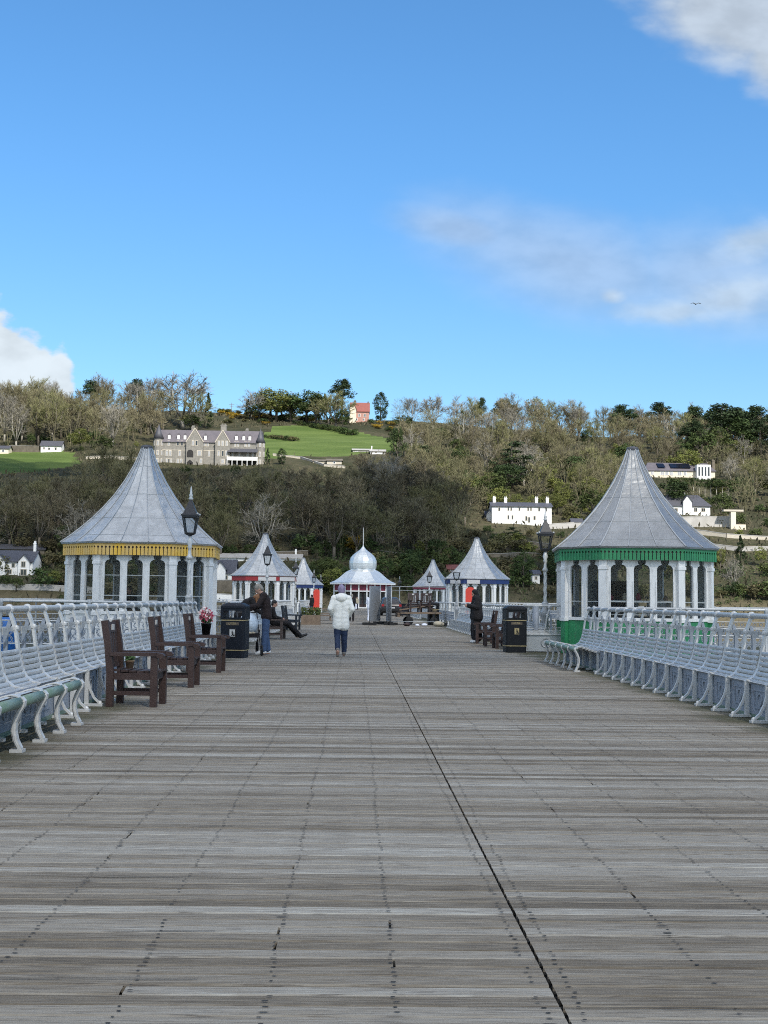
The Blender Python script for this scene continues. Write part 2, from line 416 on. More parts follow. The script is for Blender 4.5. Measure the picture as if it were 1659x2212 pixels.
def person(label, loc, rz, s, pose, dress, head_dir=(0,1,0), group=None):
    """local +y is forward; pose overrides joints; dress is a list of garments"""
    J = {k: (Vector(v) if v else None) for k, v in BASE.items()}
    for k, v in pose.items(): J[k] = Vector(v)
    for sd in 'LR':
        if J['f'+sd] is None: J['f'+sd] = J['a'+sd]+Vector((0, .16, -.045))
    o = thing('person', label, 'person', loc, rz, group); o.scale = (s, s, s)
    b = MB()
    up = (J['nec']-J['pel']).normalized(); rt = (J['sR']-J['sL']).normalized()
    for k in (-1, 1): caps(b, J['pel']+rt*.07*k, J['wai']+rt*.06*k, .105, .095); caps(b, J['wai']+rt*.06*k, J['che']+rt*.075*k, .095, .11)
    caps(b, J['sL'], J['sR'], .065, .065); caps(b, J['che'], J['nec'], .09, .06)
    hd = Vector(head_dir).normalized()
    caps(b, J['nec'], J['hea']-hd*.01-Vector((0,0,.03)), .057, .055)
    side = hd.cross(Vector((0,0,1)));  side = side.normalized() if side.length > .01 else Vector((1,0,0))
    hup = side.cross(hd).normalized(); rot = Matrix((side, hd, hup)).transposed()
    H = J['hea']
    ell(b, H+hup*.015, .074, .093, .105, rot); ell(b, H+hd*.025-hup*.05, .055, .06, .062, rot)          # skull, jaw
    caps(b, H+hd*.088+hup*.012, H+hd*.108-hup*.018, .011, .016, 8)                                        # nose
    caps(b, H+hd*.08-hup*.052, H+hd*.083-hup*.055, .016, .012, 8)                                         # lips
    for k in (-1, 1): ell(b, H+side*.074*k-hup*.005-hd*.008, .012, .02, .032, rot)                         # ears
    for sd, k in (('L', -1), ('R', 1)):
        caps(b, J['s'+sd], J['e'+sd], .052, .041); caps(b, J['e'+sd], J['w'+sd], .041, .028)
        f = (J['w'+sd]-J['e'+sd]).normalized(); w = J['w'+sd]
        ref = Vector((0,1,0)) if abs(f.y) < .8 else Vector((0,0,-1))
        acr = (ref - f*ref.dot(f)).normalized(); inn = Vector((-k,0,0)); inn = (inn-f*inn.dot(f)-acr*inn.dot(acr)).normalized()
        pc = w+f*.05
        for q in range(4):
            r0 = acr*(.027-.018*q); caps(b, w+r0*.6+f*.015, w+r0+f*.085, .014, .012, 8)                   # palm
            L = (.068,.078,.072,.056)[q]; k0 = w+r0+f*.085; k1 = k0+f*L*.5+inn*.012; k2 = k1+f*L*.35+inn*.03
            caps(b, k0, k1, .0095, .0088, 7); caps(b, k1, k2, .0088, .0072, 7)                             # fingers
        t0 = w+f*.03+acr*.024; t1 = t0+acr*.03+f*.035+inn*.012; caps(b, t0, t1, .013, .011, 7); caps(b, t1, t1+f*.03+inn*.012, .0105, .008, 7)
        caps(b, J['h'+sd], J['k'+sd], .082, .058); caps(b, J['k'+sd], J['a'+sd], .055, .038); caps(b, J['a'+sd]+Vector((0,-.02,-.03)), J['f'+sd], .04, .032)
    fuse(b, 'body', M['skin'], o, .0105 if loc[1] < 60 else .014)
    for k in (-1, 1):
        e = MB(); ell(e, H+hd*.083+side*.03*k+hup*.022, .012, .010, .008, rot); e.build('eye', M['darkhair'], o, True)
    for g in dress:
        b = MB(); kind, m_ = g[0], M[g[1]]; ex = g[2] if len(g) > 2 else 0.0; vox = .015 if loc[1] < 60 else .022; wr = .004
        if kind == 'jacket':
            for k in (-1, 1):
                caps(b, J['pel']+rt*.075*k-up*ex, J['wai']+rt*.07*k, .135, .125); caps(b, J['wai']+rt*.07*k, J['che']+rt*.08*k, .125, .132)
            caps(b, J['sL'], J['sR'], .085, .085); caps(b, J['che'], J['nec']-up*.02, .11, .085)
            for sd in 'LR': caps(b, J['s'+sd], J['e'+sd], .076, .064); caps(b, J['e'+sd], J['w'+sd], .064, .05)
            nm = 'jacket'; wr = .007
        elif kind == 'skirt':
            kn = [J['k'+sd] for sd in 'LR']; bot = (J['aL']+J['aR'])/2+Vector((0,0,ex))
            for k in (-1, 1): caps(b, J['pel']+rt*.07*k, (kn[0]+kn[1])/2+rt*.08*k, .13, .15); caps(b, (kn[0]+kn[1])/2+rt*.08*k, bot+rt*.10*k+Vector((0,0,.08)), .15, .16)
            nm = 'long_dress'; wr = .009
        elif kind == 'cloak':
            for k in (-1, 1): caps(b, J['pel']+rt*.10*k-up*ex, J['che']+rt*.10*k, .19, .15)
            for sd in 'LR': caps(b, J['s'+sd], J['e'+sd], .10, .09); caps(b, J['e'+sd], J['w'+sd], .09, .075)
            nm = 'cloak'; wr = .01
        elif kind == 'trousers':
            for sd in 'LR': caps(b, J['h'+sd]+Vector((0,0,.02)), J['k'+sd], .105, .08); caps(b, J['k'+sd], J['a'+sd]+(J['k'+sd]-J['a'+sd]).normalized()*.04, .08, .066+ex)
            for k in (-1, 1): caps(b, J['pel']+rt*.06*k, J['pel']+rt*.06*k+up*.04, .118, .115)
            nm = 'trousers'; wr = .006
        elif kind == 'shoes':
            for sd in 'LR':
                b = MB(); a_, f_ = J['a'+sd], J['f'+sd]; dd = f_-a_
                caps(b, a_+Vector((0,0,-.015))-dd.normalized()*.025, a_+dd*.5+Vector((0,0,.0)), .05, .046); caps(b, a_+dd*.4, f_, .048, .042)
                fuse(b, 'shoe', m_, o, .01)
            continue
        elif kind == 'hood':
            ell(b, J['nec']-hd*.09+Vector((0,0,-.02)), .135, .085, .10); caps(b, J['nec']-rt*.10-hd*.02, J['nec']+rt*.10-hd*.02, .07, .07); ell(b, J['nec']-hd*.04+Vector((0,0,.03)), .10,.09,.07)
            nm = 'hood'
        elif kind == 'hat':
            ell(b, H+hup*.045-hd*.012, .094, .112, .105, rot); ell(b, H+hup*.0-hd*.045, .085, .075, .07, rot); ell(b, H+hup*.16, .025, .025, .025); nm = 'knitted_hat'
        elif kind == 'hair':
            ell(b, H+hup*.04-hd*.02, .086, .100, .098, rot); ell(b, H-hd*.05-hup*.01, .08, .065, .08, rot)
            if ex: 
                for k in (-1, 0, 1): caps(b, H-hd*.05+side*.05*k, H-hd*.04+side*.06*k-Vector((0,0,ex)), .05, .03)
            nm = 'hair'; vox = .01
        elif kind == 'scarf':
            ell(b, H+hup*.03-hd*.03, .098, .108, .115, rot); ell(b, H-hd*.03-hup*.07, .095, .09, .09, rot); caps(b, J['nec']-rt*.06, J['nec']+rt*.06, .10, .10); nm = 'headscarf'
        elif kind == 'bag':
            b.box(J['hR'].x+.12, J['hR'].x+.22, -.14, .14, .78, 1.08); b.tube([(J['hR'].x+.17,-.1,1.08),(J['sR'].x+.03,0,1.46),(J['hR'].x+.17,.1,1.08)], .02, 6); nm = 'bag'; wr = .0
        fuse(b, nm, m_, o, vox, wr, len(label))
    return o
# woman in the cream coat, mid stride, walking away
person('woman in long cream hooded coat, lilac knitted hat and dark jeans walking away', (lat(737.5, 28.6), 28.6, 0), R(2), .975,
       dict(wL=(-.21,.14,.98), wR=(.20,.14,.98), eL=(-.27,-.06,1.14), eR=(.27,-.06,1.14), kL=(-.085,-.02,.50), aL=(-.075,-.26,.17), fL=(-.075,-.20,.03), kR=(.085,.05,.50), aR=(.085,.09,.085)),
       [('trousers','denimdark'), ('shoes','shoegrey'), ('jacket','coat',.20), ('hood','coat'), ('hat','lilac')])
# man in jeans bending over the pushchair, facing left
person('grey haired man in dark brown jacket, blue jeans and white trainers, stooping over the pushchair', (lat(577, 28.9), 28.9, 0), R(97), 1.0,
       dict(wai=(0,.01,1.10), che=(0,.04,1.30), nec=(0,.10,1.44), hea=(0,.19,1.555), sL=(-.18,.07,1.41), sR=(.18,.07,1.41), eL=(-.25,.22,1.17), eR=(.25,.16,1.15), wL=(-.14,.42,1.14), wR=(.14,.38,1.08),
            kL=(-.10,.03,.50), kR=(.10,.0,.50), aL=(-.11,.06,.085), aR=(.11,-.06,.085)),
       [('trousers','denim',.008), ('shoes','shoe'), ('jacket','browncloth',.02), ('hair','greyhair')], head_dir=(0,.75,-.66))
# stooping woman with long brown hair behind the pushchair
person('person in black with long light brown hair hanging forward, leaning over the pushchair', (lat(517, 30.0), 30.3, 0), R(-82), .98,
       dict(wai=(0,.04,1.08), che=(0,.20,1.24), nec=(0,.33,1.33), hea=(0,.44,1.36), sL=(-.17,.29,1.32), sR=(.17,.29,1.32), eL=(-.23,.42,1.08), eR=(.23,.42,1.08), wL=(-.14,.60,.98), wR=(.14,.60,.98)),
       [('trousers','blackcloth'), ('shoes','shoedark'), ('jacket','blackcloth',.02), ('hair','brownhair',.30)], head_dir=(0,.5,-.85))
# seated man in black with his legs stretched out
person('man in black with dark hair sitting on the brown bench, legs stretched out', (-2.80, 40.4, -.44), R(-82), 1.0,
       dict(pel=(0,.12,.97), wai=(0,.06,1.10), che=(0,.03,1.30), nec=(0,.08,1.46), hea=(0,.13,1.60), sL=(-.175,.06,1.42), sR=(.175,.06,1.42), eL=(-.23,.14,1.17), eR=(.23,.14,1.17), wL=(-.12,.36,1.12), wR=(.12,.36,1.12),
            hL=(-.09,.14,.95), hR=(.09,.14,.95), kL=(-.10,.58,.94), kR=(.12,.60,.96), aL=(-.10,.92,.55), aR=(.14,1.02,.54), fL=(-.11,1.09,.53), fR=(.15,1.20,.60)),
       [('trousers','blackcloth'), ('shoes','shoedark'), ('jacket','blackcloth',.0), ('hair','darkhair')], head_dir=(.2,1,-.25))
# person in a long black dress, facing left, holding something small
person('person in long black dress and dark headscarf, white trainers, standing on the right looking down', (lat(1029, 38.7), 38.7, 0), R(100), 1.0,
       dict(hea=(0,.06,1.575), nec=(0,.03,1.44), eL=(-.24,.04,1.15), eR=(.24,.04,1.15), wL=(-.08,.27,1.18), wR=(.08,.27,1.20)),
       [('skirt','blackcloth',.04), ('shoes','shoe'), ('cloak','blackcloth',.10), ('scarf','blackcloth')], head_dir=(0,1,-.55))
person('person all in white with long dark hair, at the edge of the mesh fence', (lat(800, 72), 72, 0), R(-30), 1.0,
       dict(wR=(.16,.22,1.12), wL=(-.16,.22,1.10)), [('trousers','whitecloth',.02), ('shoes','shoe'), ('jacket','whitecloth',.08), ('hair','darkhair',.28)])
person('walker in dark clothes carrying a bag, mostly hidden behind the woman in the cream coat', (lat(760, 73), 73, 0), R(5), .97,
       dict(kL=(-.09,.08,.5), aL=(-.09,.12,.085)), [('trousers','blackcloth'), ('shoes','shoedark'), ('jacket','blackcloth',.1), ('hair','greyhair'), ('bag','whitecloth')])
for i, (vx, Y, rz, jm, lb) in enumerate(((728, 84, 120, 'blackcloth', 'dark clothed person sitting area left of the pavilion, nearest the picnic tables'), (674, 96, 60, 'blackcloth', 'distant dark clothed person beside the bright red panel on the left'),
                            (806, 150, 10, 'maroon', 'tiny distant person in front of the domed pavilion'), (771, 158, 200, 'tarp', 'tiny distant person in pale clothes before the pavilion doors'))):
    person(lb if i else 'distant person in dark clothes standing just beyond the picnic tables', (lat(vx, Y), Y, 0), R(rz), .98, {}, [('trousers','denimdark'), ('shoes','shoedark'), ('jacket',jm,.05), ('hair','darkhair')])
person('dim figure in dark clothes inside the yellow kiosk behind the glass', (-6.3, 33.9, 0), R(150), .96, {}, [('trousers','blackcloth'), ('shoes','shoedark'), ('jacket','blackcloth',.05), ('hair','darkhair')])

# ------------------------------------------------------------------ pier deck
XL, XR, GAPX = -3.9, 5.36, .712
JOISTS = [-3.6,-3.12,-2.66,-2.2,-1.74,-1.26,-.78,-.29,.166,.64,.78,1.31,1.79,2.28,2.77,3.25,3.73,4.2,4.68,5.1]
def build_deck():
    rnd = random.Random(3)
    b = MB()
    y = -4.0; walk = {j: 0.0 for j in JOISTS}
    while y < 205:
        w = .107 + rnd.uniform(-.004, .004); g = rnd.choice((.003, .004, .005, .006, .007, .009, .013))
        base = min(1, max(0, rnd.gauss(.5, .22)))
        if rnd.random() < .07: base = rnd.uniform(.85, 1.0)
        elif rnd.random() < .06: base = rnd.uniform(0, .15)
        for (a, c, side) in ((XL, GAPX-.0065, 0), (GAPX+.0065, XR, 1)):
            cuts = [a, c]
            inner = [j for j in JOISTS if a+.4 < j < c-.4]
            if rnd.random() < .36: cuts.append(rnd.choice(inner))
            if rnd.random() < .07: cuts.append(rnd.choice(inner))
            cuts = sorted(set(cuts))
            for p, q in zip(cuts[:-1], cuts[1:]):
                z = rnd.uniform(-.0035, .0); tilt = rnd.uniform(-.002, .002)
                b.sh = min(1, max(0, base + rnd.gauss(0, .09) + (rnd.uniform(.2, .4) if (q-p) < 1.6 and rnd.random() < .5 else 0)))
                p2 = p + (.005 if p != a else 0); q2 = q - (.005 if q != c else 0)
                b.mi = 0
                bev = .006
                vs = [(p2, y, z-.03), (q2, y, z-.03), (q2, y, z-bev), (p2, y, z-bev), (p2, y+bev, z), (q2, y+bev, z),
                      (q2, y+w-g-bev, z+tilt), (p2, y+w-g-bev, z+tilt), (p2, y+w-g, z-bev), (q2, y+w-g, z-bev)]
                b.add(vs, [(0,1,2,3), (3,2,5,4), (4,5,6,7), (7,6,9,8)])
        if y < 150:
            b.mi = 1
            for j in JOISTS:
                walk[j] += rnd.uniform(-.006, .006); walk[j] *= .95
                if y > 60 and rnd.random() < .25: continue
                if y < 60 and rnd.random() < .14: continue
                for k in (.25, .75):
                    x = j + walk[j] + rnd.uniform(-.008, .008); yy = y + w*k + rnd.uniform(-.006, .006)
                    rx = rnd.uniform(.006, .013); ry = rnd.uniform(.004, .007)
                    if rnd.random() < .04: rx *= 2.2
                    zz = .0035; n = 6
                    b.add([(x+rx*math.cos(6.283*i/n), yy+ry*math.sin(6.283*i/n), zz) for i in range(n)], [tuple(range(n))])
        y += w
    o = b.build('deck', [M['deck'], M['nail']], fix=False)
    tag(o, kind='structure')
    u = MB().box(XL+.02, XR-.02, -4, 205, -.35, -.04)
    tag(u.build('deck_underside', M['gap']), kind='structure')
build_deck()

# a few long dark stains, ends of replaced boards (dark cracks along plank edges)
def cracks():
    b = MB(); rnd = random.Random(11)
    for (vx, vy, L) in ((405,1838,.5),(345,2012,.45),(275,2115,.5),(20,2115,.35),(300,1895,1.2),(465,1785,.22),(1470,1990,1.6),(1400,1945,1.8),(1560,2180,1.7),(860,1416,.75)):
        d = ray(vx, vy); k = -EYE/d.z; x = d.x*k; y = d.y*k
        h = .0045 if vy > 1500 else .03
        b.add([(x-L/2, y-h*.3, .0045), (x, y-h, .0045), (x+L/2, y-h*.6, .0045), (x+L/2, y+h*.3, .0045), (x, y+h*.4, .0045), (x-L/2, y+h*.2, .0045)], [tuple(range(6))])
    tag(b.build('deck_stain', M['nail']), kind='structure')
cracks()

# ------------------------------------------------------------------ iron benches along both sides
STEP = .745
BACK = [(.20,.368),(.29,.385),(.36,.44),(.41,.53),(.445,.65),(.465,.79),(.485,.92),(.512,1.02),(.54,1.10),(.56,1.15),(.575,1.19)]
def bench_protos():
    P = {}
    b = MB()                                                       # flush frame
    b.ribbon([(.0,.44),(.02,.425),(.10,.39)]+BACK, .03, .075)
    b.ribbon([(.0,.445),(.03,.432),(.10,.398),(.20,.377),(.29,.397),(.36,.45),(.41,.54),(.445,.66)], .014, .10)
    b.box(-.012, .035, -.028, .028, .03, .43)
    b.ribbon([(.0,.30),(-.03,.20),(-.08,.10),(-.14,.045)], .026, .035)
    b.box(-.19, .05, -.05, .05, .0, .03); b.ball((-.15, 0, .035), .032, 8, 5)
    b.box(.49, .53, -.046, .046, .965, 1.005); b.ball((.492,0,.985), .034, 8, 5)
    b.ball((.575, 0, 1.195), .055, 10, 6)
    b.mi = 1; b.ribbon([(.555,1.06),(.60,.9),(.60,.5),(.60,.0)], .045, .045); b.mi = 0       # stay behind
    P['flush'] = b.mesh('frame', [M['silver_pale'], M['riser']])
    b = MB()                                                       # frame with a deep seat and a curved front leg
    seat = [(-.40,.44),(-.375,.468),(-.32,.478),(-.25,.462),(-.15,.425),(-.02,.385),(.10,.365)]
    leg = [(-.385,.0),(-.405,.035),(-.37,.10),(-.352,.18),(-.355,.26),(-.385,.34),(-.42,.40),(-.425,.435),(-.40,.462)]
    b.ribbon(leg, .04, .07); b.ribbon(leg, .014, .10, 0)
    b.ribbon(seat+BACK, .03, .075)
    b.ribbon([(p[0], p[1]+.012) for p in seat]+[(.20,.377),(.29,.397),(.36,.45),(.41,.54)], .012, .10)
    b.box(-.44, -.33, -.055, .055, 0, .028)
    b.box(.0, .04, -.025, .025, .03, .38); b.box(-.06, .06, -.04, .04, 0, .03)
    b.box(.49, .53, -.046, .046, .965, 1.005); b.ball((.492,0,.985), .034, 8, 5)
    b.ball((.575, 0, 1.195), .055, 10, 6)
    b.mi = 1; b.ribbon([(.555,1.06),(.60,.9),(.60,.5),(.60,.0)], .045, .045); b.mi = 0
    P['deep'] = b.mesh('frame', [M['silver_pale'], M['riser']])
    def slats(prof, n):
        """a slatted seat: n rounded slats laid along a smooth profile, one bay wide"""
        L = [0]
        for i in range(1, len(prof)): L.append(L[-1]+math.dist(prof[i], prof[i-1]))
        def pt(s):
            for i in range(1, len(L)):
                if s <= L[i]+1e-9:
                    k = (s-L[i-1])/(L[i]-L[i-1]); return (prof[i-1][0]+(prof[i][0]-prof[i-1][0])*k, prof[i-1][1]+(prof[i][1]-prof[i-1][1])*k)
            return prof[-1]
        bb = MB(); y0, y1 = .05, STEP-.05
        for k in range(n):
            a = L[-1]*(k+.06)/n; c = L[-1]*(k+.94)/n; p = pt(a); q = pt(c); mm = pt((a+c)/2)
            dx, dz = q[0]-p[0], q[1]-p[1]; ln = math.hypot(dx, dz); nx, nz = -dz/ln, dx/ln
            h = .013
            pts = [p, (p[0]+nx*h*.7+dx*.18, p[1]+nz*h*.7+dz*.18), (mm[0]+nx*h, mm[1]+nz*h), (q[0]+nx*h*.7-dx*.18, q[1]+nz*h*.7-dz*.18), q, (mm[0]-nx*.008, mm[1]-nz*.008)]
            bb.prism(pts, y0, y1)
        return bb
    prof = [(.01,.428),(.10,.39),(.20,.368),(.29,.385),(.355,.44),(.40,.53),(.425,.64),(.443,.72),(.452,.76)]
    P['seat'] = slats(prof, 11).mesh('seat_panel', M['silver'])
    prof2 = [(-.33,.47),(-.25,.455),(-.15,.418),(-.02,.378),(.10,.362)]+prof[2:]
    P['seat_deep'] = slats(prof2, 16).mesh('seat_panel', M['silver'])
    b = MB(); b.box(.055, .07, .02, STEP-.02, .03, .405)                 # riser with a raised square and a boss
    for (a, c, e, f) in ((.18,.57,.33,.345),(.18,.57,.12,.135),(.18,.195,.135,.33),(.555,.57,.135,.33)): b.box(.043, .0555, a, c, e, f)
    b.tube([(.05, .375+.07*math.cos(6.283*i/16), .232+.07*math.sin(6.283*i/16)) for i in range(16)], .011, 5, closed=True)
    P['riser'] = b.mesh('riser_panel', M['riser'])
    b = MB(); b.box(.51, .53, .03, STEP-.03, .95, .995); b.box(.495, .508, .27, .48, .915, 1.0)
    P['back'] = b.mesh('back_bar', M['silver'])
    b = MB(); b.tube([(-.385, .02, .425), (-.385, STEP-.02, .425)], .048, 10)
    P['front'] = b.mesh('front_bar', M['bar_green'], True)
    return P
BP = bench_protos()
RAILMAT = M['silver']
def bench_run(side, y0, n, deep, label, end_leg=None):
    """one continuous iron bench; deep = set of bay indices with the deep seat"""
    x0 = -3.27 if side < 0 else 4.72
    o = thing('pier_bench', label, 'bench', (x0, y0, 0), 0.0, 'iron benches along the pier')
    rot = math.pi if side < 0 else 0.0
    def put(name, me, y):
        # bay pieces reach from y to y+STEP; a half turn puts them on the left side
        return link(name, me, o, (0, y+(STEP if rot else 0), 0), rot)
    for i in range(n+1):
        fr = 'deep' if (i in deep or (i-1) in deep) else 'flush'
        link('frame', BP[fr], o, (0, i*STEP, 0), rot)
        if i < n:
            put('seat_panel', BP['seat_deep' if i in deep else 'seat'], i*STEP)
            put('riser_panel', BP['riser'], i*STEP)
            put('back_bar', BP['back'], i*STEP)
            if i in deep: put('front_bar', BP['front'], i*STEP)
    s = -1 if side < 0 else 1
    r = MB().tube([(s*.575, -.06, 1.195), (s*.575, n*STEP*.5, 1.195), (s*.575, n*STEP+.06, 1.195)], .036, 10)
    r.build('rail', RAILMAT, o, True)
    return o
bench_run(-1, 5.35, 32, set(range(0, 10)), 'silver iron bench with mossy green front bar, behind the wooden armchairs on the left')
bench_run(1, 6.3, 28, set(range(23, 28)), 'long silver iron bench nearest the camera on the right, in front of the green kiosk')
bench_run(-1, 37.5, 47, set(), 'silver iron bench behind the seated man, leading to the red kiosk')
bench_run(1, 32.6, 36, set(), 'silver iron bench behind the black bin and the person in black on the right')
bench_run(-1, 84.0, 40, set(), 'far silver iron bench between the red kiosk and the farther blue kiosk')
bench_run(1, 86.0, 40, set(), 'far silver iron bench beyond the blue kiosk and the timber cart on the right')

# ------------------------------------------------------------------ kiosk platforms and their railings
def platform(x0, x1, y0, y1):
    b = MB(); b.sh = .5
    b.box(x0, x1, y0, y1, -.3, -.006)
    tag(b.build('platform', M['deck']), kind='structure')
def railing(pts, label, group='railings round the kiosk platforms'):
    """cast iron railing with a band of scrolls along a polyline of (x, y)"""
    o = thing('platform_railing', label, 'railing', (pts[0][0], pts[0][1], 0), 0, group)
    ox, oy = pts[0]
    P = [Vector((p[0]-ox, p[1]-oy, 0)) for p in pts]
    rail = MB(); lat_ = MB(); posts = []
    for a, c in zip(P[:-1], P[1:]):
        d = c-a; L = d.length; d.normalize(); n = max(1, round(L/1.9))
        rail.tube([a+Vector((0,0,1.22)), c+Vector((0,0,1.22))], .03, 8)
        for z, r in ((.78,.016),(.62,.016),(.26,.018)): rail.tube([a+Vector((0,0,z)), c+Vector((0,0,z))], r, 6)
        for i in range(n+1): posts.append(a+d*(L*i/n))
        k = int(L/.2)
        for i in range(k):
            s = a + d*(L*(i+.5)/k)
            for (z, r) in ((.70,.055),(.53,.075),(.36,.075)):
                lat_.tube([s + d*(r*math.cos(6.283*q/8)) + Vector((0,0,z+r*math.sin(6.283*q/8))) for q in range(8)], .011, 4, closed=True)
            lat_.beam(s-d*.09+Vector((0,0,.28)), s+d*.09+Vector((0,0,.60)), .012, .014)
            lat_.beam(s+d*.09+Vector((0,0,.28)), s-d*.09+Vector((0,0,.60)), .012, .014)
    pm = MB().lathe([(.07,0),(.07,.05),(.035,.09),(.03,1.1),(.045,1.14),(.045,1.18),(.05,1.22),(.02,1.27)], 8).mesh('post', M['silver'], True)
    rail.build('rail', M['silver_pale'], o, True); lat_.build('scroll_panel', M['riser'], o)
    for p in posts: link('post', pm, o, p)
    return o
for (sx, ys, nm) in ((-1, 33, 'yellow'), (1, 33, 'green'), (-1, 79, 'red'), (1, 80, 'blue')):
    xi = -3.87 if sx < 0 else 5.33
    xo = xi + sx*8.2
    platform(min(xi, xo), max(xi, xo), ys-5.6, ys+5.2)
    e = .12
    railing([(xi+sx*.15, ys-5.5), (xo-sx*e, ys-5.5)], 'scrolled silver railing across the near edge of the %s kiosk platform' % nm)
    railing([(xo-sx*e, ys-5.3), (xo-sx*e, ys+4.9)], 'scrolled silver railing along the outer edge of the %s kiosk platform' % nm)
    railing([(xi+sx*.15, ys+5.05), (xo-sx*e, ys+5.05)], 'scrolled silver railing across the far edge of the %s kiosk platform' % nm)
for (sx, ys) in ((-1, 125), (1, 125)):
    xi = -3.87 if sx < 0 else 5.33
    platform(min(xi, xi+sx*8), max(xi, xi+sx*8), ys-5.6, ys+5.2)
# straight run of scrolled railing where the right hand bench stops
railing([(5.0, 60.2), (5.0, 74.4)], 'scrolled silver railing beside the timber cart, leading to the blue kiosk')
# kerb boards under the bench fronts
for nm, x, a, c in (('deck_kerb', 4.80, 6.3, 27.2), ('deck_kerb', -3.35, 5.3, 29.3)):
    tag(MB().box(x-.03, x+.03, a, c, -.02, .045).build(nm, M['bar_green']), kind='structure')
# curved bench end that closes the gap opposite the black bin on the right
def bench_end():
    o = thing('corner_bench', 'silver lattice corner bench facing the camera, between the black bin and the green kiosk', 'bench', (5.02, 32.3, 0))
    b = MB(); b.box(-.42, 1.25, 0, .03, .02, .46); b.tube([(.12+.12*math.cos(6.283*i/18), -.012, .25+.12*math.sin(6.283*i/18)) for i in range(18)], .018, 5, closed=True)
    b.tube([(.85+.12*math.cos(6.283*i/18), -.012, .25+.12*math.sin(6.283*i/18)) for i in range(18)], .018, 5, closed=True)
    b.build('riser_panel', M['silver'], o)
    b = MB()
    for i in range(9): b.prism([(.03+i*.045, .47+.012*i), (.06+i*.045, .49+.012*i), (.07+i*.045, .475+.012*i)], -.40, 1.25, 'xz') if False else b.box(-.40, 1.25, -.05+i*.05, -.012+i*.05, .46+.003*i*i, .475+.003*i*i)
    b.build('seat_panel', M['silver_pale'], o)
    b = MB()
    for x in (-.1, .9):
        b.tube([(x, .36, .02), (x, .36, 1.22)], .085 if x < 0 else .05, 10)
    b.build('post', M['riser'], o, True)
    MB().tube([(-.45, .36, 1.24), (1.3, .36, 1.24)], .034, 8).build('rail', M['silver_pale'], o, True)
bench_end()

# ------------------------------------------------------------------ kiosks
RPROF = [(0,.062),(.10,.105),(.2,.16),(.35,.258),(.5,.378),(.63,.505),(.75,.64),(.85,.77),(.93,.885),(1,1.0)]
KA = [-27.2, 27.2, 62.8, 117.2, 152.8, 207.2, 242.8, 297.2]      # eight sides, long and short in turn
NB = [3, 2, 3, 2, 3, 2, 3, 2]                                   # bays on each side
def hexpt(r, k): a = math.radians(270+KA[k % 8]); return Vector((r*math.cos(a), r*math.sin(a), 0))
def arch_w(z, z0, zt, w, neck, rc):
    """half width of the key-hole window opening at height z"""
    zc = zt-rc; zs = zc-rc*.75-(w-neck)*.95            # spring line
    if z <= zs: return w
    ze = zc-rc*.75
    if z <= ze:
        k = (z-zs)/(ze-zs); return neck + (w-neck)*math.sqrt(max(0, 1-k*k))**.9
    d = abs(z-zc)
    return math.sqrt(max(0, rc*rc-d*d))
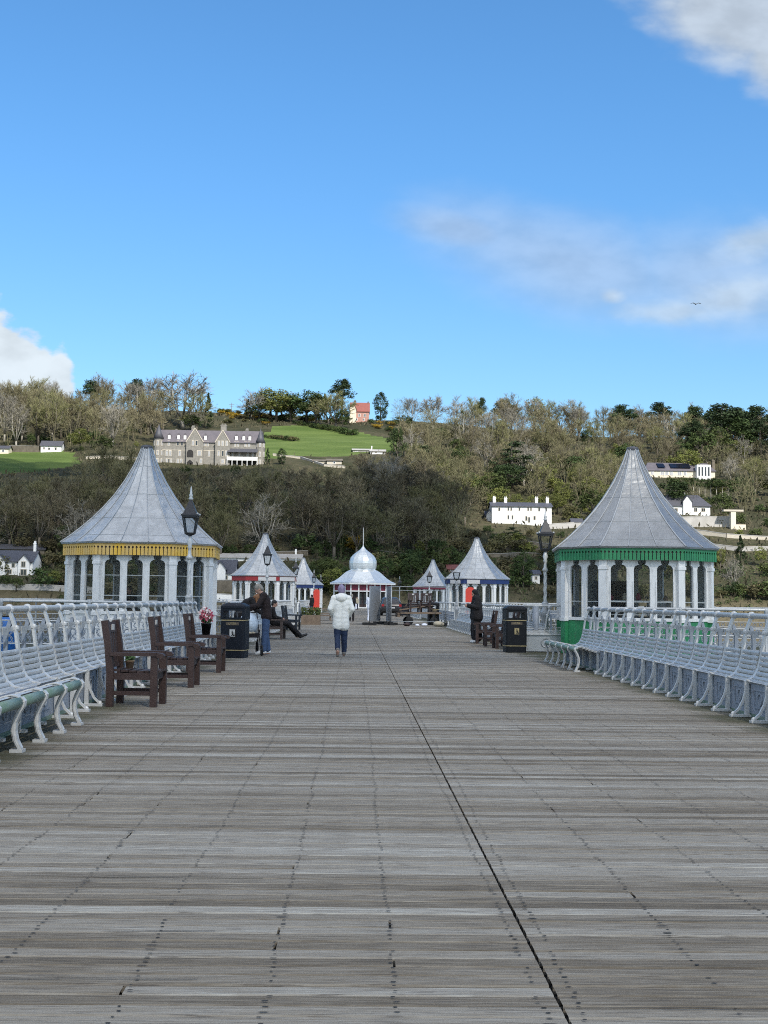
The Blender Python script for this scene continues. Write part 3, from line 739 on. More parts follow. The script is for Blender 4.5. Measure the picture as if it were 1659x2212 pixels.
def kiosk(name, label, loc, base_m, fascia_m, teeth, eave_r=2.37, wall_r=2.12, rz=0.0, roof_m=None, doors=(), base=True, signs=(), fit=None):
    o = thing('kiosk', label, 'kiosk', loc, R(rz), 'kiosks along the pier')
    ZE, ZF, ZA = 2.79, 2.44, 5.52
    zb = .88; z0 = .96; zt = 2.51
    pane_mats = [M['glass'], M['white']]
    wall = MB(); bs = MB(); post_me = None
    glass_list = []
    for k in range(8):
        a = hexpt(wall_r, k); c = hexpt(wall_r, k+1); d = (c-a); L = d.length; d.normalize(); nrm = Vector((d.y, -d.x, 0))
        mtx = Matrix(((d.x, -nrm.x, 0, a.x), (d.y, -nrm.y, 0, a.y), (0, 0, 1, 0), (0, 0, 0, 1)))   # local: s along the wall, t inward, z
        st = len(bs.v)
        bs.box(.09, L-.09, 0, .06, 0, zb); 
        nb = NB[k]
        for i in range(nb): bs.box(.09+(L-.18)*(i+.12)/nb, .09+(L-.18)*(i+.88)/nb, -.012, .0, .12, zb-.1)
        bs.xform(mtx, st)
        st = len(wall.v)
        wall.box(.09, L-.09, -.03, .08, zb, z0)               # sill
        wall.box(.09, L-.09, .0, .06, zt, ZF+.35)             # head
        bw = (L-.18)/nb
        for i in range(nb):
            s0 = .09+bw*i; sc = s0+bw/2
            isdoor = k in doors
            if isdoor:
                n = 5
                for q in range(n): wall.box(s0+bw*q/n+.004, s0+bw*(q+1)/n-.004, .006, .05, z0, zt)
                continue
            lv = [z0, z0+.5]+[q+.11 for q in (1.85, 1.92, 1.98, 2.03, 2.07, 2.10, 2.13, 2.16, 2.19, 2.22, 2.25, 2.28, 2.31, 2.34, 2.365, 2.385, 2.397)]
            lv = [z for z in lv if z < zt]+[zt]
            w = bw*.345; nk = .065; rc = .105
            ws = [arch_w(z, z0, zt, w, nk, rc) for z in lv]; ws[-1] = 0.0
            for j in range(len(lv)-1):
                for sg in (-1, 1):
                    q = [(sc+sg*ws[j], lv[j]), (sc+sg*bw/2, lv[j]), (sc+sg*bw/2, lv[j+1]), (sc+sg*ws[j+1], lv[j+1])]
                    f = [(p[0], 0.0, p[1]) for p in q]; g = [(p[0], .06, p[1]) for p in q]
                    wall.add(f+g, [(0,1,2,3), (7,6,5,4), (0,3,7,4)])
            for sg in (-1, 1): wall.box(sc+sg*(w+.022)-.012, sc+sg*(w+.022)+.012, -.014, 0, z0, 1.9)   # moulding
            g = MB(); g.mi = 0
            g.add([(sc-w, .045, z0), (sc+w, .045, z0), (sc+w, .045, zt-.01), (sc-w, .045, zt-.01)], [(0,1,2,3)])
            g.mi = 1
            if name in ('near',): 
                g.box(sc-w, sc+w, .048, .07, 1.36, 1.385); g.box(sc-w, sc+w, .048, .07, 1.90, 1.92) if fit == 'left' else None
            g.xform(mtx); glass_list.append(g)
        wall.xform(mtx, st)
    if base: bs.build('base_panel', base_m, o)
    wall.build('wall', M['white'], o)
    for g in glass_list: g.build('window', pane_mats, o, fix=False)
    pb = MB(); pb.box(-.1, .1, -.1, .1, zb, ZF+.4); pb.box(-.125, .125, -.125, .125, zb-.03, zb+.06); pb.box(-.12,.12,-.12,.12,2.2,2.28)
    pme = pb.mesh('corner_post', M['white'])
    pb2 = MB(); pb2.box(-.1, .1, -.1, .1, 0, zb-.03); pme2 = pb2.mesh('post_foot', base_m)
    for k in range(8):
        p = link('corner_post', pme, o, hexpt(wall_r-.03, k), math.radians(270+KA[k])); link('post_foot', pme2, p)
    # roof: concave hexagonal spire in three sheets to a side
    rf = MB(); rr = random.Random(len(label)); seam = MB()
    def rp(k, t, r, z):
        return hexpt(r, k).lerp(hexpt(r, k+1), t) + Vector((0, 0, z))
    lev = [(ZA-(ZA-ZE)*p, eave_r*q) for p, q in RPROF]
    for k in range(8):
        nb = NB[k]
        for j in range(nb):
            for i in range(len(lev)-1):
                if i in (0, 2, 5, 7): rf.sh = rr.random()
                (za, ra), (zc, rc_) = lev[i], lev[i+1]
                rf.add([rp(k, j/nb, ra, za), rp(k, (j+1)/nb, ra, za), rp(k, (j+1)/nb, rc_, zc), rp(k, j/nb, rc_, zc)], [(0, 3, 2, 1)])
            seam.sh = .6
            seam.tube([rp(k, j/nb, r+.008, z+.008) for z, r in lev], .017 if j == 0 else .012, 5)
            for i in (2, 4, 6, 8):                                   # lapped cross joints
                z, r = lev[i]
                seam.beam(rp(k, j/nb, r+.002, z+.003+.02*((j+k) % 2)), rp(k, (j+1)/nb, r+.002, z+.003+.02*((j+k) % 2)), .005, .005)
    lip = MB()
    for k in range(8):
        rf.add([rp(k,0,eave_r,ZE), rp(k,1,eave_r,ZE), rp(k,1,eave_r-.02,ZE-.045), rp(k,0,eave_r-.02,ZE-.045)], [(0,1,2,3)])
        rf.add([rp(k,0,eave_r-.02,ZE-.045), rp(k,1,eave_r-.02,ZE-.045), rp(k,1,.3,ZE-.045), rp(k,0,.3,ZE-.045)], [(0,1,2,3)])
    ro = rf.build('roof', roof_m or M['zinc'], o, fix=False)
    seam.build('standing_seam', M['zinc_seam'], ro)
    MB().lathe([(.08,ZA-.06),(.155,ZA-.02),(.175,ZA+.03),(.14,ZA+.075),(.05,ZA+.10)], 12).build('cap', M['slate'], ro, True)
    # valance
    fa = MB(); bk = MB(); r1 = eave_r-.07
    for k in range(8):
        a = hexpt(r1, k); c = hexpt(r1, k+1); d = c-a; L = d.length; d.normalize(); nrm = Vector((d.y, -d.x, 0))
        mtx = Matrix(((d.x, -nrm.x, 0, a.x), (d.y, -nrm.y, 0, a.y), (0, 0, 1, 0), (0, 0, 0, 1)))
        st = len(fa.v)
        if teeth:
            fa.box(0, L, 0, .025, ZF+.24, ZE-.05); n = round(L/.098); w = L/n; rc = .026
            for i in range(n):
                x0 = i*w+.010; x1 = (i+1)*w-.010; zt_ = ZF+.24; zc = zt_-.035
                pl = [(x0, ZF), (x1, ZF), (x1, zc-rc)]+[(x1+.007-rc*math.cos(t), zc+rc*math.sin(t)) for t in (-.6, -.2, .2, .6)]+[(x1, zt_), (x0, zt_)]+[(x0-.007+rc*math.cos(t), zc+rc*math.sin(t)) for t in (.6, .2, -.2, -.6)]+[(x0, zc-rc)]
                fa.prism(pl, 0, .02)
            fa.box(0, L, -.012, .03, ZE-.065, ZE-.047); bk.box(0, L, .03, .045, ZF+.03, ZE-.07); bk.xform(mtx, len(bk.v)-8)
        else: fa.box(0, L, 0, .03, ZF+.02, ZE-.05)
        fa.xform(mtx, st)
        for (kk, s0, s1) in signs:
            if kk == k:
                sb = MB(); sb.box(L*s0, L*s1, -.035, -.005, ZF+.02, ZE-.08); sb.xform(mtx); sb.build('sign_board', M['sign'], o)
    fa.build('valance', fascia_m, o)
    if teeth: bk.build('valance_shade_strip', M['brownwood'], o)  # dark strip added behind the cutouts, standing in for the soffit shade
    fl = MB(); fl.add([hexpt(wall_r-.1, k)+Vector((0,0,.03)) for k in range(8)], [tuple(range(8))]); fl.build('floor', M['rawwood'], o)
    return o
k1 = kiosk('near', 'kiosk with worn yellow scalloped valance and silver spire roof, nearest on the left', (-5.92, 33.9, 0), M['white'], M['yellow'], True, fit='left', rz=3, doors=(2, 6))
k2 = kiosk('near', 'kiosk with green scalloped valance, green base panels and grey spire roof, nearest on the right', (7.55, 32.6, 0), M['green'], M['green'], True, fit='right', rz=-6, doors=(2, 6), roof_m=M['zinc_old'])
k3 = kiosk('mid', 'white kiosk with red fascia and pale sign boards on the left', (-5.9, 79, 0), M['white'], M['red'], False, signs=((0,.38,.92),(1,.05,.95)), doors=(6,))
k4 = kiosk('mid', 'white kiosk with dark blue fascia on the right, behind the person in black', (8.15, 80.5, 0), M['white'], M['blue'], False, signs=((0,.1,.5),(7,.2,.8)), doors=(2,))
k5 = kiosk('far', 'distant kiosk with blue fascia on the left, half hidden by the red fascia kiosk', (-5.35, 125, 0), M['white'], M['blue'], False)
k6 = kiosk('far', 'distant kiosk with maroon fascia on the right beside the blue fascia kiosk', (8.1, 125, 0), M['white'], M['maroon'], False)
# what stands inside the two near kiosks
def shelf(loc, w, label, rz=0):
    o = thing('shop_shelf', label, 'shelf', loc, rz, 'shelves inside the kiosks')
    b = MB()
    for z in (.03, .55, 1.02, 1.38): b.box(-w/2, w/2, -.16, .16, z, z+.03)
    for x in (-w/2, -w/6, w/6, w/2): b.box(x-.02, x+.02, -.16, .16, 0, 1.41)
    b.build('shelf_frame', M['white'], o)
    return o
def stock(parent_loc, w, rz, seed, label):
    rnd = random.Random(seed); c, s = math.cos(rz), math.sin(rz)
    mats = [M['maroon'], M['tarp'], M['blue'], M['brownwood'], M['white'], M['rawwood']]
    for i in range(9):
        b = MB(); x = -w/2+.12+(w-.24)*i/8; h = rnd.uniform(.14, .26); r = rnd.uniform(.045, .075)
        b.lathe([(r*.8,0),(r,.02),(r,h*.6),(r*.55,h*.8),(r*.6,h)], 8)
        z = 1.05 if i % 2 else 1.41
        ob = b.build('jar', mats[rnd.randrange(6)], None, True, loc=(parent_loc[0]+x*c, parent_loc[1]+x*s, z))
        tag(ob, label, 'jar', 'jars on the kiosk shelves')
shelf((7.5, 31.75, 0), 1.7, 'white framed shelf seen through the front windows of the green kiosk'); stock((7.5, 31.75), 1.7, 0, 1, 'small ornament on the shelf inside the green kiosk')
shelf((8.7, 33.4, 0), 1.5, 'white framed shelf against the far wall inside the green kiosk', R(60))
def stove(loc):
    o = thing('display_cabinet', 'dark tall cabinet inside the green kiosk behind the shelf', 'cabinet', loc)
    MB().box(-.5,.5,-.2,.2,0,1.95).build('carcass', M['brownwood'], o); b = MB(); b.box(-.46,-.02,-.225,-.2,.1,1.85); b.box(.02,.46,-.225,-.2,.1,1.85); b.build('door', M['dark'], o)
stove((7.3, 33.9, 0))
def counter(loc):
    o = thing('counter', 'dark counter inside the yellow kiosk', 'counter', loc)
    MB().box(-.8,.8,-.3,.3,0,.95).build('carcass', M['brownwood'], o); MB().box(-.86,.86,-.36,.36,.95,.99).build('counter_top', M['rawwood'], o)
counter((-5.6, 33.2, 0))

# ------------------------------------------------------------------ lamp posts
def lamp_proto():
    o = thing('lamp_post', 'x', 'lamp post', (0, 0, 0), 0, 'lamp posts along the pier railings')
    MB().lathe([(.14,0),(.14,.12),(.10,.2),(.095,1.0),(.13,1.06),(.13,1.16),(.085,1.24),(.075,1.36),(.095,1.40),(.06,1.46)], 12).build('pedestal', M['silver'], o, True)
    b = MB(); n = 40; m_ = 12; vs = []; fs = []
    for i in range(n+1):
        z = 1.46+.9*1.0*i/n
        for k in range(m_):
            a = 6.283*k/m_; r = .042+.011*math.cos(3*a-14.0*(z-1.46)/.9*1.6); vs.append((r*math.cos(a), r*math.sin(a), z))
    for i in range(n):
        for k in range(m_):
            l = (k+1) % m_; fs.append((i*m_+k, i*m_+l, (i+1)*m_+l, (i+1)*m_+k))
    b.add(vs, fs)
    b.lathe([(.05,2.34),(.075,2.38),(.075,2.42),(.045,2.46),(.038,2.62),(.06,2.66),(.045,2.70),(.075,2.80),(.05,2.86),(.035,2.94)], 12)
    b.build('column', M['silver_pale'], o, True)
    lf = MB(); zb, zt = 3.0, 3.42; rb, rt = .145, .24
    lf.lathe([(.03,2.92),(.05,2.95),(.10,2.97),(.14,3.0),(.14,3.02),(.06,3.03)], 8)
    for k in range(4):
        a = R(45+90*k); p = Vector((rb*math.cos(a), rb*math.sin(a), zb)); q = Vector((rt*math.cos(a), rt*math.sin(a), zt)); lf.beam(p, q, .026, .026)
        a2 = R(135+90*k)
        for (r, z, h) in ((rb, zb+.012, .026), (rt, zt, .04)):
            lf.beam((r*math.cos(a), r*math.sin(a), z), (r*math.cos(a2), r*math.sin(a2), z), .03, h)
    lf.build('lantern_frame', M['iron'], o)
    g = MB(); g.lathe([(rb*.985,zb+.02),(rt*.985,zt-.01)], 4, rot=R(45), cap=False); g.build('lantern_glass', M['lampglass'], o, fix=False)
    rf = MB(); rf.lathe([(rt*1.22,zt+.02),(rt*1.22,zt+.05),(rt*.92,zt+.10),(rt*.55,zt+.26),(rt*.33,zt+.37),(rt*.20,zt+.42),(.03,zt+.44)], 4, rot=R(45))
    rf.build('lantern_roof', M['iron'], o)
    b = MB(); b.lathe([(.04,zt+.43),(.06,zt+.47),(.03,zt+.51),(.05,zt+.55),(.03,zt+.59),(.022,zt+.70),(.008,zt+.78)], 8)
    for k in range(4):
        a = R(45+90*k); b.ball((rt*1.15*math.cos(a), rt*1.15*math.sin(a), zt+.075), .028, 6, 4)
    b.build('finial', M['silver_pale'], o, True)
    return o
LP = lamp_proto()
lamps = [(-4.03, 29.4, 1, 'lamp post with black lantern in front of the yellow kiosk'),
         (5.22, 32.95, .96, 'lamp post with black lantern between the green kiosk and the black bin'),
         (-4.0, 55, 1, 'lamp post with black lantern in front of the red kiosk'),
         (-3.85, 78.5, 1, 'lamp post with black lantern between the red kiosk and the distant blue kiosk'),
         (5.2, 61.6, .84, 'slim lamp post without a lantern roof, in front of the blue kiosk on the right'),
         (5.2, 84, .9, 'lamp post with black lantern in front of the maroon kiosk'),
         (-3.75, 133, 1, 'tiny distant lamp post left of the domed pavilion'),
         (5.1, 137, 1, 'tiny distant pale lamp post right of the domed pavilion'),
         (-3.8, 112, 1, 'thin distant lamp post in front of the distant blue kiosk')]
for i, (x, y, s, lb) in enumerate(lamps):
    o = LP if i == 0 else copy_tree(LP)
    o.location = (x, y, 0); o.scale = (1, 1, s*.965); o['label'] = lb
    if 'without' in lb:
        for c in list(o.children):
            if c.name.split('.')[0] in ('lantern_roof', 'finial'): bpy.data.objects.remove(c)
            elif c.name.startswith(('pedestal', 'column')): c.data = c.data.copy(); c.data.materials[0] = M['greyfence']

# ------------------------------------------------------------------ litter bins
def text_mesh(body, size, depth, matl, name):
    cu = bpy.data.curves.new('lettering', 'FONT'); cu.body = body; cu.size = size; cu.extrude = depth; cu.align_x = 'CENTER'; cu.align_y = 'CENTER'; cu.resolution_u = 3
    ob = bpy.data.objects.new('lettering', cu); COL.objects.link(ob)
    dg = bpy.context.evaluated_depsgraph_get(); me = bpy.data.meshes.new_from_object(ob.evaluated_get(dg))
    bpy.data.objects.remove(ob); bpy.data.curves.remove(cu)
    me.name = name; me.materials.clear(); me.materials.append(matl); me.transform(Matrix.Rotation(R(90), 4, 'X'))
    return me
def rbox(b, x, y, z0, z1, r=.06, n=4, top=1.0):
    prof = []
    for (cx, cy, a0) in ((x-r, y-r, 0), (-x+r, y-r, 90), (-x+r, -y+r, 180), (x-r, -y+r, 270)):
        for i in range(n+1):
            a = R(a0+90*i/n); prof.append((cx+r*math.cos(a), cy+r*math.sin(a)))
    m = len(prof); vs = [(p[0], p[1], z0) for p in prof]+[(p[0]*top, p[1]*top, z1) for p in prof]
    b.add(vs, [tuple(reversed(range(m))), tuple(range(m, 2*m))]+[(i, (i+1) % m, m+(i+1) % m, m+i) for i in range(m)])
def litter_bin(loc, rz, body, label):
    o = thing('litter_bin', label, 'litter bin', loc, rz, 'litter bins on the pier'); o.scale = (.93, .93, 1)
    b = MB(); rbox(b, .29, .29, .0, .17); rbox(b, .30, .30, .18, .83); b.build('body', body, o)
    b = MB(); rbox(b, .303, .303, .165, .185); rbox(b, .303, .303, .835, .855); b.build('gold_band', M['gold'], o)
    h = MB()                                               # hood with two apertures
    for sx in (-1, 1):
        h.box(sx*.30-(.07 if sx > 0 else 0), sx*.30+(.07 if sx < 0 else 0), -.30, .30, .86, 1.12)
    h.box(-.23, .23, -.295, -.24, .86, .90); h.box(-.23, .23, .24, .295, .86, .90)
    h.box(-.23, .23, -.295, -.24, 1.06, 1.12); h.box(-.23, .23, .24, .295, 1.06, 1.12)
    rbox(h, .315, .315, 1.12, 1.16, .08); rbox(h, .315, .315, 1.16, 1.20, .08, top=.86); rbox(h, .27, .27, 1.20, 1.235, .08, top=.7)
    h.build('hood', body, o)
    b = MB(); b.box(-.23, .23, -.20, .20, .86, .875); b.build('liner', M['dark'], o)
    b = MB(); b.box(-.16, .16, -.309, -.301, .735, .80); b.build('name_plate', mat('plate', (.10,.075,.05), .5), o)
    t = link('lettering', bpy.data.meshes.get('lettering') or text_mesh('LITTER', .062, .002, M['gold'], 'lettering'), o, (0, -.311, .768))
    b = MB(); b.box(-.085, .085, -.312, -.301, .46, .66); eb = b.build('emblem_plate', M['dark'], o)
    b = MB(); b.box(-.065, .065, -.318, -.313, .48, .64); b.build('emblem', M['plaque'] if body is M['navy'] else M['gold'], eb)
    b = MB(); b.ball((.0, -.322, .605), .014, 8, 5); b.beam((0, -.322, .585), (.012, -.322, .535), .008, .03); b.beam((.012, -.322, .535), (-.02, -.322, .495), .008, .016); b.beam((.012, -.322, .535), (.035, -.322, .495), .008, .016); b.beam((0, -.322, .575), (.04, -.322, .56), .008, .012)
    b.beam((.035,-.322,.53),(.05,-.322,.50),.008,.03)
    b.build('tidy_figure', M['dark'], eb)
    return o
litter_bin((-2.70, 27.5, 0), R(-7), M['navy'], 'blue black litter bin with gold bands on the left, beside the pushchair')
litter_bin((4.27, 32.1, 0), R(4), M['black'], 'black litter bin with gold bands on the right, beside the wooden chairs')
litter_bin((4.35, 66.5, 0), R(10), M['black'], 'distant black litter bin behind the timber cart')

# ------------------------------------------------------------------ wooden armchairs
def armchair(loc, rz, label, width=.60, wood=None, group='dark wooden armchairs on the left'):
    """faces +x, its back towards -x, width along y"""
    wd = wood or M['brownwood']
    o = thing('wooden_armchair', label, 'chair', loc, rz, group)
    D = .62; h = width/2
    for sy in (-1, 1):
        y = sy*(h-.035)
        MB().ribbon([(.035,0),(.035,.40),(-.0,.75),(-.05,1.05)], .085, .07, y).build('leg', wd, o)
        b = MB(); b.box(D-.085, D, y-.035, y+.035, 0, .62); b.build('leg', wd, o)
        b = MB(); yy = y; b.box(.03, D-.01, yy-.05, yy+.05, .62, .665)
        b.prism([(D-.02,.665),(D+.06,.655),(D+.085,.63),(D+.06,.595),(D-.0,.60),(D-.02,.62)], yy-.05, yy+.05)
        b.build('arm', wd, o)
        MB().box(.075, D-.086, y-.02, y+.02, .33, .41).build('seat_rail', wd, o)
        MB().box(.075, D-.086, y-.018, y+.018, .14, .19).build('stretcher', wd, o)
    b = MB()
    for i in range(6): b.box(.06+.098*i, .06+.098*i+.082, -h+.072, h-.072, .41+.006*abs(i-3), .435+.006*abs(i-3))
    b.build('seat', wd, o)
    b = MB(); b.ribbon([(-.03,.90),(-.048,1.03)], .03, width-.142); b.ribbon([(.02,.47),(.012,.53)], .03, width-.142)
    for i in range(5):
        y = (-.5+(i+.5)/5)*(width-.15); b.ribbon([(.012,.53),(-.03,.90)], .02, .06, y)
    b.build('backrest', wd, o)
    MB().box(-.022, -.012, -.06, .06, .93, 1.0).build('plaque', M['plaque'], o)
    MB().box(D-.075, D-.03, -h+.075, h-.075, .33, .41).build('apron', wd, o)
    return o
armchair((-3.01, 15.25, 0), R(-3), 'dark wooden armchair nearest the camera on the left, small pot plant on its seat')
armchair((-3.0, 18.5, 0), R(-2), 'dark wooden armchair between the pot plant chair and the flower chair')
armchair((-3.0, 22.2, 0), R(-2), 'dark wooden armchair with the flower pot at its back, nearest the left bin')
grp = 'dark wooden chairs on the right'
armchair((4.62, 34.6, 0), R(184), 'dark wooden chair just left of the black bin on the right', .6, None, grp)
armchair((4.52, 36.3, 0), R(178), 'dark wooden chair in the middle between the black bin and the person in black', .6, None, grp)
armchair((4.45, 38.4, 0), R(182), 'dark wooden chair right beside the person in black', .6, None, grp)
bw = mat('grey_brown_timber', (.085,.06,.05), .7, 0, (.05,.035,.03), 6, .7)
armchair((-2.95, 40.4, 0), R(-2), 'weathered brown bench that the man in black sits on', 1.1, bw, 'benches beyond the left bin')
dk = mat('blue_black_bench_paint', (.014,.018,.025), .5)
armchair((-3.0, 52.0, 0), R(-4), 'empty dark bench beyond the seated man on the left', 1.3, dk, 'benches beyond the left bin')

def pot_plant(loc, pot, r, h, flower, label, leafm, n=120):
    rnd = random.Random(int(r*1000)); o = thing('flower_pot' if flower else 'pot_plant', label, 'flower pot' if flower else 'pot plant', loc)
    MB().lathe([(r*.7,0),(r*.95,h*.9),(r,h*.9),(r,h),(r*.85,h),(r*.8,h*.85)], 12).build('pot', pot, o, True)
    def tuft(nm, mt, zc, rad, k, sz):
        b = MB()
        for i in range(k):
            d = Vector((rnd.gauss(0,1), rnd.gauss(0,1), rnd.gauss(0,.8))).normalized()*rad*rnd.random()**.4; c = Vector((0,0,zc))+d
            u = Vector((rnd.gauss(0,1), rnd.gauss(0,1), rnd.gauss(0,1))).normalized(); v = u.orthogonal().normalized(); b.sh = rnd.random()
            b.quad(c-u*sz-v*sz*.6, c+u*sz-v*sz*.6, c+u*sz+v*sz*.6, c-u*sz+v*sz*.6)
        b.build(nm, mt, o, fix=False)
    tuft('foliage', leafm, h+r*.7, r*1.0, n, .02)
    if flower:
        tuft('bloom', M['flower_red'], h+r*1.3, r*1.35, 130, .028); tuft('bloom', M['flower_pale'], h+r*1.6, r*1.4, 60, .026)
pot_plant((-2.84, 15.45, .43), M['terracotta'], .06, .11, False, 'little green plant in a stone pot on the nearest wooden armchair', M['leafpot'])
pot_plant((-2.74, 22.455, .665), M['black'], .10, .21, True, 'black pot of pink and red flowers above the third wooden armchair', M['leafpot'])
# ------------------------------------------------------------------ domed pavilion at the end of the pier
def pavilion(loc):
    o = thing('domed_pavilion', 'white pavilion with silver onion dome, spike and maroon panels at the pier end', 'pavilion', loc)
    N = 8; rot = R(22.5)
    def low(r): return r
    b = MB(); rr = random.Random(4)
    prof = [(5.15,3.87),(4.45,4.15),(3.75,4.62),(3.15,5.15),(2.65,5.58),(2.2,5.82),(1.95,5.92)]
    st = [(1.95,5.92),(1.93,6.1)]
    for P in (prof, st):
        for i in range(len(P)-1):
            for k in range(N*2):
                a0 = rot+6.283*k/(N*2); a1 = rot+6.283*(k+1)/(N*2); b.sh = rr.random()
                # octagonal plan: keep the midpoints of the sides on the chord
                f0 = 1 if k % 2 == 0 else math.cos(math.pi/N); f1 = math.cos(math.pi/N) if k % 2 == 0 else 1
                q = [(P[i][0]*f0*math.cos(a0), P[i][0]*f0*math.sin(a0), P[i][1]), (P[i][0]*f1*math.cos(a1), P[i][0]*f1*math.sin(a1), P[i][1]),
                     (P[i+1][0]*f1*math.cos(a1), P[i+1][0]*f1*math.sin(a1), P[i+1][1]), (P[i+1][0]*f0*math.cos(a0), P[i+1][0]*f0*math.sin(a0), P[i+1][1])]
                b.add(q, [(0,1,2,3)])
    b.build('roof', M['dome'], o, fix=False)
    d = MB()
    on = [(1.92,6.1),(1.98,6.5),(2.02,6.95),(1.98,7.35),(1.82,7.8),(1.52,8.2),(1.15,8.55),(.75,8.85),(.42,9.15),(.20,9.45),(.10,9.62)]
    for i in range(len(on)-1):
        for k in range(16):
            d.sh = rr.random(); a0 = rot+6.283*k/16; a1 = rot+6.283*(k+1)/16
            q = [(on[i][0]*math.cos(a0), on[i][0]*math.sin(a0), on[i][1]), (on[i][0]*math.cos(a1), on[i][0]*math.sin(a1), on[i][1]),
                 (on[i+1][0]*math.cos(a1), on[i+1][0]*math.sin(a1), on[i+1][1]), (on[i+1][0]*math.cos(a0), on[i+1][0]*math.sin(a0), on[i+1][1])]
            d.add(q, [(0,1,2,3)])
    d.build('onion_dome', M['dome'], o, fix=False)
    MB().lathe([(.10,9.6),(.09,9.75),(.055,9.8),(.05,12.0),(.02,12.55)], 8).build('finial', M['silver_pale'], o, True)
    e = MB(); e.lathe([(5.1,3.62),(5.12,3.86),(3.0,3.86)], 8, rot=rot, cap=False); e.build('eave_board', M['white'], o)
    for k in range(8):
        a = rot+6.283*k/8; a2 = rot+6.283*(k+1)/8; r = 4.45
        p = Vector((r*math.cos(a), r*math.sin(a), 0)); q = Vector((r*math.cos(a2), r*math.sin(a2), 0))
        w = MB()
        for t in (0, .33, .67): c = p.lerp(q, t); w.lathe([(.10,0),(.10,3.65)], 8, c)
        w.build('column', M['white'], o)
        dd = (q-p).normalized(); ins = Vector((dd.y, -dd.x, 0))*-.12
        m = MB(); m.beam(p+ins+Vector((0,0,3.15)), q+ins+Vector((0,0,3.15)), .05, .95); m.build('fascia_panel', M['maroon'], o)
        l_ = MB(); l_.beam(p-ins*.5+Vector((0,0,2.60)), q-ins*.5+Vector((0,0,2.60)), .14, .16); l_.build('lintel', M['white'], o)
        r2 = 3.3; s1 = Vector((r2*math.cos(a), r2*math.sin(a), 0)); s2 = Vector((r2*math.cos(a2), r2*math.sin(a2), 0))
        m = MB(); m.beam(s1+Vector((0,0,1.3)), s2+Vector((0,0,1.3)), .06, 2.6); wl = m.build('wall', M['brownwood'], o)
        g = MB()
        for t in (.3, .7): c = s1.lerp(s2, t)-ins*.35; g.beam(c-dd*.35+Vector((0,0,1.45)), c+dd*.35+Vector((0,0,1.45)), .05, 1.7)
        g.build('window', M['winglass'], o)
    MB().lathe([(4.9,.0),(4.9,.16)], 8, rot=rot).build('plinth', M['white'], o)
    return o
pavilion((lat(783, 188), 188, 0)).scale = (1.07, 1.07, 1)

# ------------------------------------------------------------------ parked car seen from behind, in the works compound
def car(loc, rz):
    o = thing('parked_car', 'dark grey hatchback parked on the pier behind the works fence, rear towards the camera', 'car', loc, rz)
    # cross sections along y (rear at y=0, nose at 4.3)
    sec = [(0.0,.76,.42,.80,.74,.80),(.06,.84,.32,.95,.80,.97),(.20,.87,.25,.98,.76,1.12),(.65,.89,.22,.98,.62,1.46),(1.2,.90,.22,.97,.62,1.55),(2.1,.90,.22,.96,.62,1.54),(2.7,.90,.22,.95,.60,1.40),(3.2,.89,.22,.94,.70,1.02),(3.9,.86,.24,.84,.66,.88),(4.2,.78,.32,.70,.60,.74)]
    b = MB(); vs = []; fs = []
    for (y, w, z0, zs, wt, zt) in sec:
        for (x, z) in ((-w*.9,z0),(-w,z0+.12),(-w,zs-.1),(-w*.95,zs),(-wt,zt-.04),(-wt*.8,zt),(wt*.8,zt),(wt,zt-.04),(w*.95,zs),(w,zs-.1),(w,z0+.12),(w*.9,z0)): vs.append((x,y,z))
    n = 12
    for i in range(len(sec)-1):
        for k in range(n):
            l = (k+1) % n; fs.append((i*n+k, i*n+l, (i+1)*n+l, (i+1)*n+k))
    fs.append(tuple(reversed(range(n)))); fs.append(tuple((len(sec)-1)*n+k for k in range(n)))
    b.add(vs, fs); b.build('body', M['carpaint'], o, True)
    g = MB(); g.add([(-.70,.16,1.05),(.70,.16,1.05),(.58,.60,1.43),(-.58,.60,1.43)], [(0,1,2,3)]); g.build('rear_window', M['winglass'], o, fix=False)
    for s in (-1, 1):
        g = MB(); g.add([(s*.875,.75,1.0),(s*.885,2.9,.98),(s*.66,2.6,1.36),(s*.66,.95,1.42)], [(0,1,2,3)]); g.build('side_window', M['winglass'], o, fix=False)
        g = MB(); g.box(s*.74-.11, s*.74+.11, -.015, .12, .78, .97); g.build('tail_light', M['lampred'], o)
        for y in (.75, 3.4):
            w = MB(); w.lathe([(.2,-.11),(.31,-.11),(.33,-.06),(.33,.06),(.31,.11),(.2,.11)], 18); w.xform(Matrix.Translation((s*.80, y, .33)) @ Matrix.Rotation(R(90), 4, 'Y')); wo = w.build('wheel', M['rubber'], o, True)
            w = MB(); w.lathe([(.20,-.09),(.20,.09)], 12); w.xform(Matrix.Translation((s*.81, y, .33)) @ Matrix.Rotation(R(90), 4, 'Y')); w.build('rim', M['galv'], wo)
        MB().box(s*.98-.09, s*.98+.09, 2.55, 2.67, 1.0, 1.14).build('wing_mirror', M['carpaint'], o)
    MB().box(-.80,.80,-.06,.06,.40,.58).build('bumper', M['rubber'], o)
    MB().box(-.26,.26,-.075,-.062,.62,.73).build('number_plate', M['sign'], o)
    return o
car((lat(845,103), 101.5, 0), R(4))

